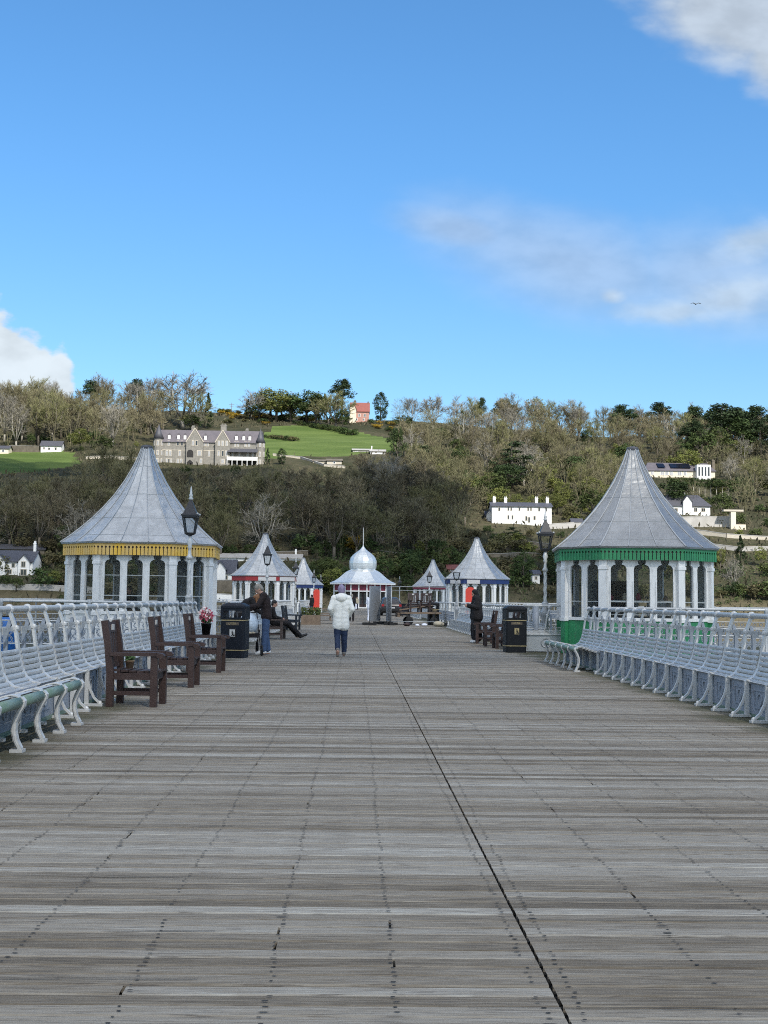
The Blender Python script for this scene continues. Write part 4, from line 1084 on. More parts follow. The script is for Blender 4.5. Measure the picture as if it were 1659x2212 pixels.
# ------------------------------------------------------------------ works fence of steel panels
def fence_panel(p, q, label, mesh=False):
    p = Vector(p); q = Vector(q)
    o = thing('site_fence_panel', label, 'fence panel', p, 0, 'steel fence panels round the works')
    d = q-p; L = d.length; H = 2.05
    b = MB(); r = .024
    b.tube([(0,0,.12),(0,0,H)], r, 8); b.tube([d+Vector((0,0,.12)), d+Vector((0,0,H))], r, 8)
    for z in (.2, H): b.tube([(0,0,z), d+Vector((0,0,z))], r*.8, 8)
    if not mesh: b.tube([(0,0,H-.2), d+Vector((0,0,H-.2))], r*.6, 8)
    b.build('panel_frame', M['galv'], o, True)
    if mesh:
        w = MB(); n = 26
        for i in range(n): c = d*((i+.5)/n); w.beam(c+Vector((0,0,.2)), c+Vector((0,0,H)), L/n*.86, .012, up=(d.y, -d.x, 0))
        w.build('infill', M['greyfence'], o)
    ft = MB(); dn = d.normalized(); side = Vector((dn.y, -dn.x, 0))
    for c in (Vector((0,0,.07)), d+Vector((0,0,.07))): ft.beam(c-side*.36, c+side*.36, .24, .14)
    ft.build('foot_block', M['rubber'], o)
    return o
fence_panel((.80, 63.6, 0), (1.42, 67.0, 0), 'steel fence panel with grey mesh, seen nearly edge on in the middle of the deck', True)
fence_panel((1.95, 64.4, 0), (1.80, 67.6, 0), 'dark grey mesh fence panel seen edge on just behind the first mesh panel', True)
fence_panel((1.95, 64.2, 0), (4.9, 64.6, 0), 'open steel fence frame across the deck in front of the timber cart')
# works cart with timber, tools and sacks
def cart(loc, rz):
    o = thing('timber_cart', 'low wooden works cart heaped with old bench timbers behind the open fence frame', 'cart', loc, rz)
    b = MB(); b.box(-1.25,1.0,-.6,.6,.60,.70); b.box(-1.4,-1.25,-.5,.5,.42,.64)
    b.build('bed', M['rawwood'], o)
    for x in (-.75, .6):
        for y in (-.5, .5):
            w = MB(); w.lathe([(.06,-.05),(.20,-.06),(.22,-.03),(.22,.03),(.20,.06),(.06,.05)], 14); w.xform(Matrix.Translation((x, y, .22)) @ Matrix.Rotation(R(90), 4, 'X')); w.build('wheel', M['rubber'], o, True)
        MB().box(x-.05, x+.05, -.5, .5, .2, .6).build('axle_post', M['iron'], o)
    return o
cart((lat(912, 65.8), 66.2, 0), R(5))
rndc = random.Random(5)
for i, (x, z, L, a) in enumerate(((-.55,.80,1.5,.3),(-.2,.90,1.7,-.1),(.3,.86,1.2,.5),(.05,.98,1.3,.05),(-.75,.95,.9,1.2),(.62,.95,.8,1.4))):
    b = MB(); c, s = math.cos(a), math.sin(a)
    b.beam((-L/2*c, -.1, -L/2*s*.5), (L/2*c, .15, L/2*s*.5), .10, .06)
    ob = b.build('timber_beam', M['brownwood'] if i % 2 else M['rawwood'], None, loc=(lat(912, 66)+x, 66.2-.35+.16*i, z+max(0, .5*abs(s)*L*.5)))
    tag(ob, 'loose dark timber lying on the works cart', 'timber', 'timbers on the cart')
armchair((lat(893,66), 66.4, .70), R(-80), 'dark wooden armchair stacked on the left end of the timber cart', .6, None, 'armchairs on the timber cart')
armchair((lat(922,66), 66.5, .70), R(-100), 'dark wooden armchair stacked on the right end of the timber cart', .6, None, 'armchairs on the timber cart')
def sack(loc, r, m_, label, nm='sack'):
    b = MB(); b.ball((0,0,r*.42), r, 12, 8, .5)
    b.v = [tuple(Vector(v)*(1+.12*noise.noise(Vector(v)*5+Vector(loc)))) for v in b.v]
    ob = b.build(nm, m_, None, True, loc=loc); tag(ob, label, nm.replace('_', ' '), 'sacks beside the timber cart')
sack((lat(948,62.5), 62.4, 0), .30, M['tarp'], 'cream sack lying at the foot of the railing right of the timber cart')
sack((lat(902,62.5), 62.6, 0), .12, M['whitecloth'], 'small white sack on the deck under the timber cart')
sack((lat(918,62.5), 62.9, 0), .16, M['whitecloth'], 'larger white sack on the deck under the timber cart')
sack((lat(880,62.5), 62.8, 0), .20, M['brownwood'], 'dark brown sack on the deck left of the timber cart')
# stacked frame of an old bench beside the cart, and skip bins by the car
def crate_bin(loc, label):
    o = thing('wheeled_bin', label, 'bin', loc)
    b = MB(); b.prism([(-.27,.1),(.27,.1),(.32,.98),(-.32,.98)], -.3, .3); b.build('body', M['navy'], o)
    MB().box(-.34,.34,-.34,.32,.98,1.05).build('lid', M['navy'], o)
    w = MB(); w.box(-.3,-.22,.18,.34,0,.16); w.box(.22,.3,.18,.34,0,.16); w.build('wheel', M['rubber'], o)
crate_bin((lat(876,98), 98, 0), 'dark wheeled bin beside the parked car')

# picnic tables on the left
def picnic(loc, rz, label):
    o = thing('picnic_table', label, 'picnic table', loc, rz, 'picnic tables on the left')
    b = MB()
    for i in range(5): b.box(-.9,.9,-.36+.147*i,-.36+.147*i+.135,.72,.755)
    b.build('tabletop', M['rawwood'], o)
    for s in (-1, 1):
        b = MB()
        for i in range(2): b.box(-.9,.9,s*.72-.13+.135*i,s*.72-.13+.135*i+.125,.43,.465)
        b.build('seat', M['rawwood'], o)
        for x in (-.65, .65):
            MB().beam((x, s*.62, 0), (x, s*.24, .72), .09, .05).build('leg', M['rawwood'], o)
    b = MB()
    for x in (-.65, .65): b.box(x-.05, x-.01, -.8, .8, .37, .43); 
    b.build('crossbar', M['rawwood'], o)
picnic((lat(716,66), 66.5, 0), R(4), 'weathered picnic table on the left beyond the woman in the white coat')
picnic((lat(690,74), 76, 0), R(2), 'second picnic table farther along, behind the planter and the first table')
def planter(loc, label):
    o = thing('planter_box', label, 'planter', loc)
    b = MB(); b.box(-.5,.5,-.28,.28,.0,.5); b.build('trough', M['rawwood'], o)
    rnd = random.Random(9); f = MB()
    for i in range(260):
        c = Vector((rnd.uniform(-.5,.5), rnd.uniform(-.28,.28), .5+rnd.random()*.38)); u = Vector((rnd.gauss(0,1), rnd.gauss(0,1), rnd.gauss(0,1))).normalized(); v = u.orthogonal().normalized(); f.sh = rnd.random()
        f.quad(c-u*.05-v*.03, c+u*.05-v*.03, c+u*.05+v*.03, c-u*.05+v*.03)
    f.build('foliage', M['ever'], o, fix=False)
planter((lat(672,63), 63.4, 0), 'wooden planter trough with green plants at the left end of the picnic table')
# bright red upright panels with rounded heads beside the blue kiosks
def red_panel(loc, h, w, label, rz=0):
    o = thing('banner_sign', label, 'sign', loc, rz, 'bright red panels by the kiosks')
    pl = [(-w/2,.35),(w/2,.35),(w/2,h-w*.4)]+[(w/2*math.cos(a), h-w*.4+w*.4*math.sin(a)) for a in (R(30), R(60), R(90), R(120), R(150))]+[(-w/2,h-w*.4)]
    MB().prism(pl, -.03, .03).build('panel', M['vermilion'], o)
    MB().tube([(0,.05,0),(0,.05,h*.9)], .03, 6).build('pole', M['iron'], o); MB().box(-.35,.35,-.25,.3,0,.06).build('foot', M['rubber'], o)
red_panel((lat(684,100), 100, 0), 2.15, .52, 'bright red upright panel beside the distant blue fascia kiosk on the left')
red_panel((lat(1025,72), 74.8, 0), 2.2, .58, 'bright red upright panel in front of the blue fascia kiosk on the right')
def barrel(loc):
    o = thing('plastic_barrel', 'bright blue plastic barrel behind the nearest left bench', 'barrel', loc)
    MB().lathe([(.24,0),(.27,.06),(.28,.3),(.265,.34),(.28,.38),(.27,.78),(.22,.84)], 16).build('drum', M['barrelblue'], o, True)
    MB().lathe([(.10,.84),(.10,.87)], 12).build('bung', M['black'], o)
barrel((-8.05, 28.0, 0))

# pushchair between the left bin and the stooping man
def pushchair(loc, rz):
    o = thing('pushchair', 'pushchair with pale hood and dark wheels between the left bin and the stooping man', 'pushchair', loc, rz)
    b = MB(); ell(b, (0,.0,.74), .23, .29, .27); fuse(b, 'hood', M['pram'], o, .02, .006)
    b = MB(); b.box(-.22,.22,-.32,.32,.42,.52); b.build('seat_tub', M['blackcloth'], o)
    f = MB()
    for x in (-.24, .24):
        f.tube([(x,-.45,.12),(x,-.1,.48),(x,.42,1.0)], .014, 6); f.tube([(x,.40,.12),(x,.05,.48),(x,-.2,.6)], .014, 6)
    f.tube([(-.24,.42,1.0),(.24,.42,1.0)], .018, 6); f.build('chassis', M['iron'], o)
    for x in (-.26, .26):
        for y, r in ((-.45,.12),(.40,.15)):
            w = MB(); w.tube([(x, y+r*math.cos(6.283*i/16), r+r*math.sin(6.283*i/16)*.98+.005) for i in range(16)], .02, 6, closed=True)
            for i in range(4): w.beam((x,y,r), (x,y+r*math.cos(1.57*i),r+r*math.sin(1.57*i)), .01, .01)
            w.build('wheel', M['rubber'], o)
    b = MB()
    for i in range(7): b.ball((.1*math.sin(i*2.1), -.25+.08*i, .50), .06, 7, 5)
    b.build('blanket', M['tarp'], o, True)
pushchair((lat(539, 28.7), 28.8, 0), R(12))
def bird(p):
    o = thing('seagull', 'tiny dark gull gliding in front of the right hand cloud', 'bird', p)
    b = MB(); ell(b, (0,0,0), .09, .24, .08); fuse(b, 'body', M['greyhair'], o, .02)
    for s in (-1, 1):
        MB().prism([(s*.06,-.02),(s*.35,.14),(s*.68,.05),(s*.35,.19),(s*.06,.03)], -.09, .09).build('wing', M['greyhair'], o)
bird(at_depth(1503, 657, 150))
# ------------------------------------------------------------------ the far shore: terrain
TY = [255, 275, 290, 300, 340, 380, 430, 480, 540, 620, 700]
TL = [None, None, None, 1276, 1215, 1135, 1055, 1006, 962, 905, 893]
TC = [None, None, None, 1272, 1205, 1140, 1068, 1002, 955, 912, 906]
TR = [None, None, None, 1288, 1215, 1140, 1080, 1032, 988, 950, 936]
def _z(tab, vx, Y):
    pts = []
    for y, t in zip(TY, tab):
        pts.append((y, {255: -9.0, 275: -6.6, 290: -3.5}[y] if t is None else EYE+(1296-t)/FV*y))
    if Y <= pts[0][0]: return pts[0][1]
    for (a, za), (b, zb) in zip(pts[:-1], pts[1:]):
        if Y <= b: k = (Y-a)/(b-a); return za+(zb-za)*k
    return pts[-1][1]-(Y-700)*.10
def hz(x, Y):
    vx = 766+FV*x/max(Y, 50)
    k = (vx-300)/450; k2 = (vx-750)/650
    sm = lambda t: max(0, min(1, t))**2*(3-2*max(0, min(1, t)))
    z = _z(TL, vx, Y); 
    if vx > 300: z = z+(_z(TC, vx, Y)-z)*sm(k)
    if vx > 750: z = z+(_z(TR, vx, Y)-z)*sm(k2)
    amp = max(0, min(1, (Y-300)/80))
    return z + amp*1.6*noise.noise(Vector((x/34, Y/34, 0))) + amp*.5*noise.noise(Vector((x/9, Y/9, 3)))
def hill(vx, vy, far=690):
    d = ray(vx, vy); d = d/d.y; Y = 262.0
    while Y < far:
        if EYE+d.z*Y <= hz(d.x*Y, Y): break
        Y += .8
    return Vector((d.x*Y, Y, hz(d.x*Y, Y)))
def px(p): return (766+FV*p[0]/p[1], 1296+HS*FV*p[0]/p[1]-FV*(p[2]-EYE)/p[1])
def inpoly(x, y, P):
    c = False; j = len(P)-1
    for i in range(len(P)):
        if (P[i][1] > y) != (P[j][1] > y) and x < (P[j][0]-P[i][0])*(y-P[i][1])/(P[j][1]-P[i][1])+P[i][0]: c = not c
        j = i
    return c
FIELDS = [[(560,945),(585,921),(700,917),(765,932),(850,950),(860,975),(770,982),(735,988),(640,985),(565,995)],
          [(-60,985),(60,972),(150,978),(175,1005),(90,1022),(-60,1028)]]
def build_terrain():
    NX, NY = 300, 230; x0, x1, y0, y1 = -560, 600, 255, 900
    vs = []; fs = []; cover = []
    for j in range(NY+1):
        Y = y0+(y1-y0)*(j/NY)**1.25
        for i in range(NX+1):
            x = (x0+(x1-x0)*i/NX)*(.55+.45*(Y-255)/645); vs.append((x, Y, hz(x, Y)))
    for j in range(NY):
        for i in range(NX):
            a = j*(NX+1)+i; fs.append((a, a+1, a+NX+2, a+NX+1))
            cx = [sum(vs[q][k] for q in fs[-1])/4 for k in range(3)]; p = px(cx)
            cover.append(1.0 if any(inpoly(p[0], p[1], P) for P in FIELDS) else 0.0)
    me = bpy.data.meshes.new('terrain'); me.from_pydata(vs, [], fs)
    at = me.attributes.new('meadow', 'FLOAT', 'FACE'); at.data.foreach_set('value', cover)
    me.polygons.foreach_set('use_smooth', [True]*len(fs))
    m, t, b = new_mat('hillside_ground'); tc = t.n('ShaderNodeTexCoord').outputs['Object']
    md = t.n('ShaderNodeAttribute', attribute_name='meadow').outputs['Fac']
    n1 = t.ss(t.noise(tc, .06, 6), .35, .65); n2 = t.ss(t.noise(tc, .5, 5), .3, .7)
    wild = t.mix(n1, (.040,.038,.020,1), (.090,.076,.046,1)); wild = t.mix(t.math('MULTIPLY', n2, .6), wild, (.030,.040,.014,1)); wild = t.mix(t.math('MULTIPLY', t.ss(t.noise(tc, 1.7, 6), .52, .72), .6), wild, (.12,.105,.06,1))
    n3 = t.ss(t.noise(t.scale(tc, (.3,1,1)), .09, 5), .3, .7)
    grass = t.mix(n3, (.068,.105,.024,1), (.120,.160,.045,1))
    sep = t.n('ShaderNodeSeparateXYZ'); t.l(tc, sep.inputs[0])
    shore = t.ss(t.math('ADD', sep.outputs[2], t.math('MULTIPLY', t.noise(tc, .15, 5), 6)), 6.5, 3.0)
    c = t.mix(md, wild, grass); c = t.mix(t.math('MULTIPLY', shore, .85), c, (.125,.105,.066,1))
    t.l(c, b.inputs['Base Color']); b.inputs['Roughness'].default_value = .9; b.inputs['Specular IOR Level'].default_value = .15
    bn = t.n('ShaderNodeBump'); bn.inputs['Strength'].default_value = .8; bn.inputs['Distance'].default_value = 1.0
    t.l(t.noise(tc, .8, 6), bn.inputs['Height']); t.l(bn.outputs[0], b.inputs['Normal'])
    me.materials.append(m); tag(link('terrain', me), kind='structure')
build_terrain()
def build_water():
    me = MB().quad((-1500,-900,-7),(1500,-900,-7),(1500,330,-7),(-1500,330,-7))
    m, t, b = new_mat('tidal_water'); tc = t.n('ShaderNodeTexCoord').outputs['Object']
    c = t.mix(t.ss(t.noise(t.scale(tc, (1,.25,1)), .03, 5), .3, .7), (.055,.085,.10,1), (.11,.15,.17,1)); t.l(c, b.inputs['Base Color'])
    b.inputs['Roughness'].default_value = .16
    bn = t.n('ShaderNodeBump'); bn.inputs['Strength'].default_value = .45; bn.inputs['Distance'].default_value = .3
    t.l(t.noise(t.scale(tc, (1,1.6,1)), .8, 5), bn.inputs['Height']); t.l(bn.outputs[0], b.inputs['Normal'])
    tag(me.build('water', m, fix=False), kind='structure')
    # ground sheet out to the horizon below the sea, so nothing is left empty
    g = MB().quad((-3000,-3000,-12),(3000,-3000,-12),(3000,3000,-12),(-3000,3000,-12))
    tag(g.build('seabed', M['gap'], fix=False), kind='structure')
build_water()

# ------------------------------------------------------------------ buildings on the hillside
KEEP = []          # picture rectangles that trees in front must leave open
def spot(vx0, vx1, vbase):
    p = hill((vx0+vx1)/2, vbase); return p, p.y/FV
def lx(vx, c, k): return (vx-c)*k
def house(label, vx0, vx1, vbase, veave, vridge, depth, wallm, roofm, wins=(), chims=(), cat='house', rz=0.0, name='house', hip=0.0, keep=True, glass=None, gables=(), group=None, gm=None):
    """wins: (vx, vy_mid, w, h) in picture units at the house's own distance; chims: (vx, vy_top, w)"""
    p, k = spot(vx0, vx1, vbase); c = (vx0+vx1)/2; by = vbase
    o = thing(name, label, cat, p, rz, group)
    W = (vx1-vx0)*k; he = (by-veave)*k; hr = (by-vridge)*k; h = W/2
    b = MB(); b.box(-h, h, 0, depth, -3, he)
    b.prism([(0,he),(depth,he),(depth/2,hr-.25)], -h, h, 'yz') if not hip else None
    b.build('wall', wallm, o)
    r = MB(); ov = .45; hp = hip*k
    A = [(-h-ov,-ov,he-.12),(h+ov,-ov,he-.12),(h+ov,depth+ov,he-.12),(-h-ov,depth+ov,he-.12)]; q0 = (-h-ov+hp,depth/2,hr); q1 = (h+ov-hp,depth/2,hr)
    T = .18
    lowA = [(x,y,z-T) for x,y,z in A]
    r.add(A+[q0,q1]+lowA, [(0,1,5,4),(2,3,4,5),(1,2,5),(3,0,4),(0,6,7,1),(1,7,8,2),(2,8,9,3),(3,9,6,0)] if hip else [(0,1,5,4),(2,3,4,5),(0,6,7,1),(2,8,9,3)])
    ro = r.build('roof', roofm, o)
    for (vx, vt, w) in chims:
        x = lx(vx, c, k); z = (by-vt)*k; cb = MB(); ww = w*k/2; cb.box(x-ww, x+ww, depth/2-ww*1.2, depth/2+ww*1.2, he, z); cb.box(x-ww*1.2, x+ww*1.2, depth/2-ww*1.4, depth/2+ww*1.4, z-.35, z-.15)
        for q in (-.5, .5): cb.lathe([(.14,0),(.12,.5)], 6, (x+q*ww, depth/2, z))
        cb.build('chimney', wallm if wallm in (M['white_far'],) else M['rubble'], o)
    for (vx, a, w, vr) in gables:                 # front gables: (centre, eave, half width, apex)
        x = lx(vx, c, k); hw = w*k; ze = (by-a)*k; zr = (by-vr)*k
        g = MB(); g.prism([(x-hw,-3),(x+hw,-3),(x+hw,ze),(x,zr),(x-hw,ze)], -.8, depth*.5); g.build('gable', gm or wallm, o)
        g = MB()
        for s in (-1, 1): g.add([(x+s*(hw+.35),-1.15,ze-.3),(x,-1.15,zr+.12),(x,depth*.5,zr+.12),(x+s*(hw+.35),depth*.5,ze-.3),(x+s*(hw+.35),-1.15,ze-.5),(x,-1.15,zr-.1),(x,depth*.5,zr-.1),(x+s*(hw+.35),depth*.5,ze-.5)], [(0,1,2,3),(7,6,5,4),(0,4,5,1),(3,2,6,7),(0,3,7,4)])
        g.build('gable_roof', roofm, o)
    for wn in wins:
        vx, vy, w, hh = wn[:4]; y0 = -.86 if len(wn) > 4 and wn[4] == 'g' else -.06
        x = lx(vx, c, k); z = (by-vy)*k; hw = w*k/2; hv = hh*k/2
        f = MB(); f.box(x-hw-.1, x+hw+.1, y0-.03, y0+.03, z-hv-.1, z+hv+.1); fo = f.build('window', M['white_far'] if wallm is not M['white_far'] else M['stone_pale'], o)
        g = MB(); n = 2 if hw > .4 else 1
        for i in range(n): g.box(x-hw+2*hw*i/n+.05, x-hw+2*hw*(i+1)/n-.05, y0-.05, y0-.02, z-hv+.03, z+hv-.03)
        g.build('pane', glass or M['winglass'], fo)
    if keep: KEEP.append((vx0-2, min([vridge]+[q[1] for q in chims])-2, vx1+2, vbase-1))
    return o, p, k

def hotel():
    x0, x1, vb = 332, 570, 1004
    p, k = spot(x0, x1, vb); c = 451; o = thing('stone_mansion', 'grand grey stone mansion with conical corner turrets, gables and a white balcony on the hill', 'mansion', p)
    L = lambda v: (v-c)*k
    Z = lambda v: (vb-v)*k
    def cx(u): return u*.3637            # from the enlarged view to picture units
    def cy(u): return 767.9+u*.3637
    he, hr, D = Z(cy(517)), Z(cy(438)), 13.0
    b = MB(); b.box(L(cx(940)), L(cx(1540)), 0, D, -3, he); b.build('wall', M['stone'], o)
    r = MB(); xa, xb = L(cx(930)), L(cx(1550))
    r.prism([(-.5,he-.1),(3.6,hr),(D-3.6,hr),(D+.5,he-.1)], xa, xb, 'yz'); ro = r.build('roof', M['slate_purple'], o)
    b = MB(); b.box(L(cx(940)), L(cx(1540)), -.07, 0, he-.35, he-.1); b.box(L(cx(940)), L(cx(1540)), -.06, 0, he*.62, he*.62+.22); b.build('string_course', M['stone_pale'], o)
    for (u, zt, zc, r_) in ((937, 497, 405, 1.85), (1543, 515, 425, 1.80)):
        x = L(cx(u)); t = MB(); t.lathe([(r_,-3),(r_,Z(cy(zt))),(r_+.15,Z(cy(zt))+.05)], 14, (x, .8, 0)); to = t.build('turret', M['stone'], o)
        MB().lathe([(r_+.35,Z(cy(zt))),(r_*.62,Z(cy(zt-35))),(r_*.3,Z(cy(zt-62))),(.08,Z(cy(zc+6))),(.05,Z(cy(zc)))], 14, (x, .8, 0)).build('spire', M['slate'], to, True)
        for (vy, h_) in ((527, 2.1), (585, 2.1), (630, 1.7)):
            for an in (-55, 0, 55):
                a = R(an-90); w = MB(); cxx = Vector((x+(r_+.01)*math.cos(a), .8+(r_+.01)*math.sin(a), Z(cy(vy)))); nn = Vector((math.cos(a), math.sin(a), 0)); tt = Vector((-nn.y, nn.x, 0))
                w.obox(cxx, tt, nn, Vector((0,0,1)), .5, .06, h_/2); wo = w.build('window', M['stone_pale'], o)
                w = MB(); w.obox(cxx+nn*.05, tt, nn, Vector((0,0,1)), .33, .04, h_/2-.2); w.build('pane', M['litglass'], wo)
    for (a, e, apex, u) in ((1108, 1207, 437, 1157), (1280, 1366, 446, 1322)):
        hw = (L(cx(e))-L(cx(a)))/2; x = L(cx(u)); zr = Z(cy(apex))
        g = MB(); g.prism([(x-hw,-3),(x+hw,-3),(x+hw,he),(x,zr),(x-hw,he)], -1.6, 5); g.build('gable', M['stone'], o)
        g = MB()
        for s in (-1, 1): g.beam((x+s*hw*1.04,-1.62,he-.1), (x,-1.62,zr+.15), .3, .3)
        g.build('coping', M['stone_pale'], o)
        s = MB()
        for q in (-1, 1): s.add([(x+q*hw,-1.5,he+.05),(x,-1.5,zr+.05),(x,6,zr+.05),(x+q*hw,6,he+.05)], [(0,1,2,3)])
        s.build('gable_roof', M['slate_purple'], o, fix=False)
    for u in (1000, 1056, 1094, 1216, 1400, 1444, 1480):
        x = L(cx(u)); z = Z(cy(488)); d = MB(); d.prism([(x-.75,z-.9),(x+.75,z-.9),(x+.75,z+.9),(x,z+1.9),(x-.75,z+.9)], .55, 3.2); do = d.build('dormer', M['slate_purple'], ro)
        d = MB(); d.box(x-.52, x+.52, .48, .56, z-.75, z+.75); d.box(x-.02, x+.02, .45, .5, z-.75, z+.75); d.build('dormer_window', M['white_far'], ro)
    for (u, v, w) in ((1131, 412, 1.0), (1315, 398, 1.9), (1456, 424, .9), (1030, 436, .8)):
        x = L(cx(u)); z = Z(cy(v)); d = MB(); d.box(x-w*.6, x+w*.6, 5, 6.6, hr-1.5, z); d.box(x-w*.72, x+w*.72, 4.9, 6.7, z-.5, z-.25)
        for q in (-.35, 0, .35): d.lathe([(.16,0),(.13,.55)], 6, (x+q*w, 5.8, z))
        d.build('chimney', M['stone'], ro)
    rows = [(525, 2.2, ((1000,1),(1054,1),(1078,1),(1147,1,1),(1168,1,1),(1212,1),(1230,1),(1300,1,1),(1322,1,1),(1346,1,1),(1395,.8),(1412,.8),(1456,1),(1476,1))),
            (585, 2.4, ((990,1),(1010,1),(1066,1.1),(1185,1.8,1),(1240,.8),(1300,1,1),(1324,1,1),(1346,1,1),(1380,.9),(1420,.9),(1470,.9),(1500,.9))),
            (632, 2.0, ((990,.7),(1003,.7),(1016,.7),(1056,1),(1076,1),(1196,1,1),(1325,1.6,1),(1385,1.3),(1465,.8),(1480,.8)))]
    for (v, h_, ws) in rows:
        for q in ws:
            x = L(cx(q[0])); z = Z(cy(v)); y0 = -1.6 if len(q) > 2 else 0
            f = MB(); f.box(x-.52*q[1], x+.52*q[1], y0-.08, y0+.02, z-h_/2, z+h_/2); fo = f.build('window', M['stone_pale'], o)
            g = MB(); g.box(x-.36*q[1], x+.36*q[1], y0-.11, y0-.07, z-h_/2+.2, z+h_/2-.2); g.build('pane', M['litglass'] if (q[0] % 5) < 3 else M['winglass'], fo)
    a = MB(); x = L(cx(1131)); z = Z(cy(600)); a.prism([(x-1.25,z-.6),(x+1.25,z-.6),(x+1.25,z+1.1)]+[(x+1.25*math.cos(t), z+1.1+1.25*math.sin(t)) for t in (.5,1.0,1.57,2.1,2.6)]+[(x-1.25,z+1.1)], -1.75, -1.5); a.prism([(x-1.2,-2.5),(x+1.2,-2.5),(x+1.2,.6),(x,1.7),(x-1.2,.6)], -1.75, -1.5); a.build('arch_opening', M['dark'], o)
    bx0, bx1, bz = L(cx(1352)), L(cx(1530)), Z(cy(622)); bb = MB(); bb.box(bx0, bx1, -2.6, 0, bz-.25, bz); bb.box(bx0, bx1, -2.6, -2.5, bz, bz+1.15)
    for i in range(7): q = bx0+(bx1-bx0)*i/6; bb.box(q-.12, q+.12, -2.65, -2.45, -3, bz+1.2)
    bo = bb.build('balcony', M['white_far'], o)
    MB().prism([(0.0,Z(cy(560))+.6),(-2.7,Z(cy(575))),(-2.7,Z(cy(575))-.15),(0.0,Z(cy(560))+.4)], bx0, bx1, 'yz').build('veranda_roof', M['slate'], o)
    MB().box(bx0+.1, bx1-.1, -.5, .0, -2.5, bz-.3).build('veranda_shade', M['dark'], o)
    KEEP.append((326, 920, 576, 1003))
hotel()
house('red brick house with red tiled roof on the skyline beside the tall pine', 757, 797, 912, 888, 866, 9, M['pinkbrick'], M['redtile'], [(765,897,4,6),(776,897,4,6),(788,897,4,6),(770,906,3,5),(786,906,3,5)], [(766,862,5),(795,865,3)], gables=((762,884,7,868),), gm=M['cream'])
house('long white house with four tall white chimneys below the wooded slope', 1062, 1192, 1133, 1093, 1083, 8.5, M['white_far'], M['slate'],
      [(1078,1101,4,7),(1098,1100,3,7),(1104,1100,3,7),(1122,1100,3,7),(1141,1100,3,7),(1147,1100,3,7),(1165,1100,4,7),(1180,1100,4,7),(1098,1118,3,8),(1107,1118,3,8),(1137,1120,4,9),(1143,1123,4,11),(1155,1119,4,8),(1178,1119,4,8)],
      [(1070,1073,6),(1095,1074,6),(1163,1073,6),(1187,1073,6)])
house('low white annexe at the left end of the white house with four chimneys', 1050, 1080, 1126, 1114, 1103, 5, M['white_far'], M['slate'], [(1072,1119,4,5),(1079,1119,2,5)], gables=((1056,1112,6,1102),))
house('long cream bungalow with solar panels on a dark roof on the right hillside', 1392, 1546, 1031, 1016, 997, 9, M['cream'], M['slate_purple'],
      [(1408,1022,6,8),(1430,1022,7,9),(1440,1022,7,9),(1450,1022,6,9),(1468,1022,8,9),(1480,1022,6,9)], [(1549,990,6)], hip=14, glass=M['litglass'])
def bungalow_extras():
    p, k = spot(1392, 1546, 1031); o = [q for q in bpy.data.objects if q.get('label', '').startswith('long cream bungalow')][0]; L = lambda v: (v-1469)*k; Z = lambda v: (1031-v)*k
    b = MB(); b.box(L(1503), L(1533), -2.2, .5, -3, Z(1004)); b.build('conservatory', M['white_far'], o)
    b = MB()
    for i in range(4): q = L(1506+i*7); b.box(q, q+3.6*k, -2.26, -2.2, .5, Z(1009)); 
    b.build('window', M['winglass'], o)
    b = MB()
    for (a, c) in ((1422,1438),(1450,1494)):
        b.add([(L(a),.4,Z(1011)+.25),(L(c),.4,Z(1011)+.25),(L(c-1),3.6,Z(1000)+.2),(L(a-1),3.6,Z(1000)+.2)], [(0,1,2,3)])
    b.build('solar_panel', M['solar'], o, fix=False)
bungalow_extras()
house('white house with steep dark hipped roof and white dormer behind the green kiosk roof', 1432, 1535, 1112, 1092, 1066, 10, M['white_far'], M['slate'], [(1460,1102,7,7),(1478,1102,5,7),(1503,1101,7,8),(1520,1101,8,7)], [(1487,1064,4)], hip=20, gables=((1484,1082,9,1070),))
house('small white cottage with dark roof on the far left slope', 88, 132, 977, 963, 951, 5, M['white_far'], M['slate'], [(95,969,3,4),(106,970,4,4),(120,970,4,5)], [(131,957,3)])
house('cream shed at the left edge behind the green slope', -12, 18, 980, 968, 961, 5, M['cream'], M['slate'], [(6,974,5,5)])
house('black and white gabled house at the left edge near the shore', -22, 69, 1243, 1213, 1189, 9, M['white_far'], M['slate'], [(28,1222,6,8),(20,1236,9,9),(51,1220,8,11,'g'),(52,1237,12,12,'g'),(0,1220,5,9,'g')], [(63,1172,5)], gables=((52,1213,12,1199),(0,1213,12,1199)))
house('long grey roofed outbuilding behind the black and white house', -10, 95, 1196, 1186, 1176, 7, M['rubble'], M['slate'], [], [])
house('white dormer house with black roof between the yellow and red kiosks', 440, 505, 1262, 1238, 1208, 9, M['white_far'], M['slate'], [(470,1248,8,8),(488,1248,6,8)], [], gables=((476,1228,11,1214),))
house('long white low building above the red kiosk roof', 470, 650, 1212, 1204, 1195, 8, M['white_far'], M['concrete'], [(560,1207,6,3),(600,1207,6,3)], [(637,1188,4)])
house('pale farm shed with white end wall above the green field', 762, 800, 977, 972, 967, 9, M['concrete'], M['concrete'], [(770,975,4,2)], [])
house('small white shed end on at the right of the farm shed', 800, 832, 981, 974, 969, 6, M['white_far'], M['concrete'], [(812,977,3,3)], [(803,964,2)])
house('low cream walled ruin beside the dark shrubs under the field', 676, 704, 1001, 995, 991, 5, M['cream'], M['rubble'], [(684,998,3,3)], [])
house('low pale walled barn under the field', 706, 738, 1003, 994, 989, 6, M['stone_pale'], M['rubble'], [(722,999,4,4)], [])
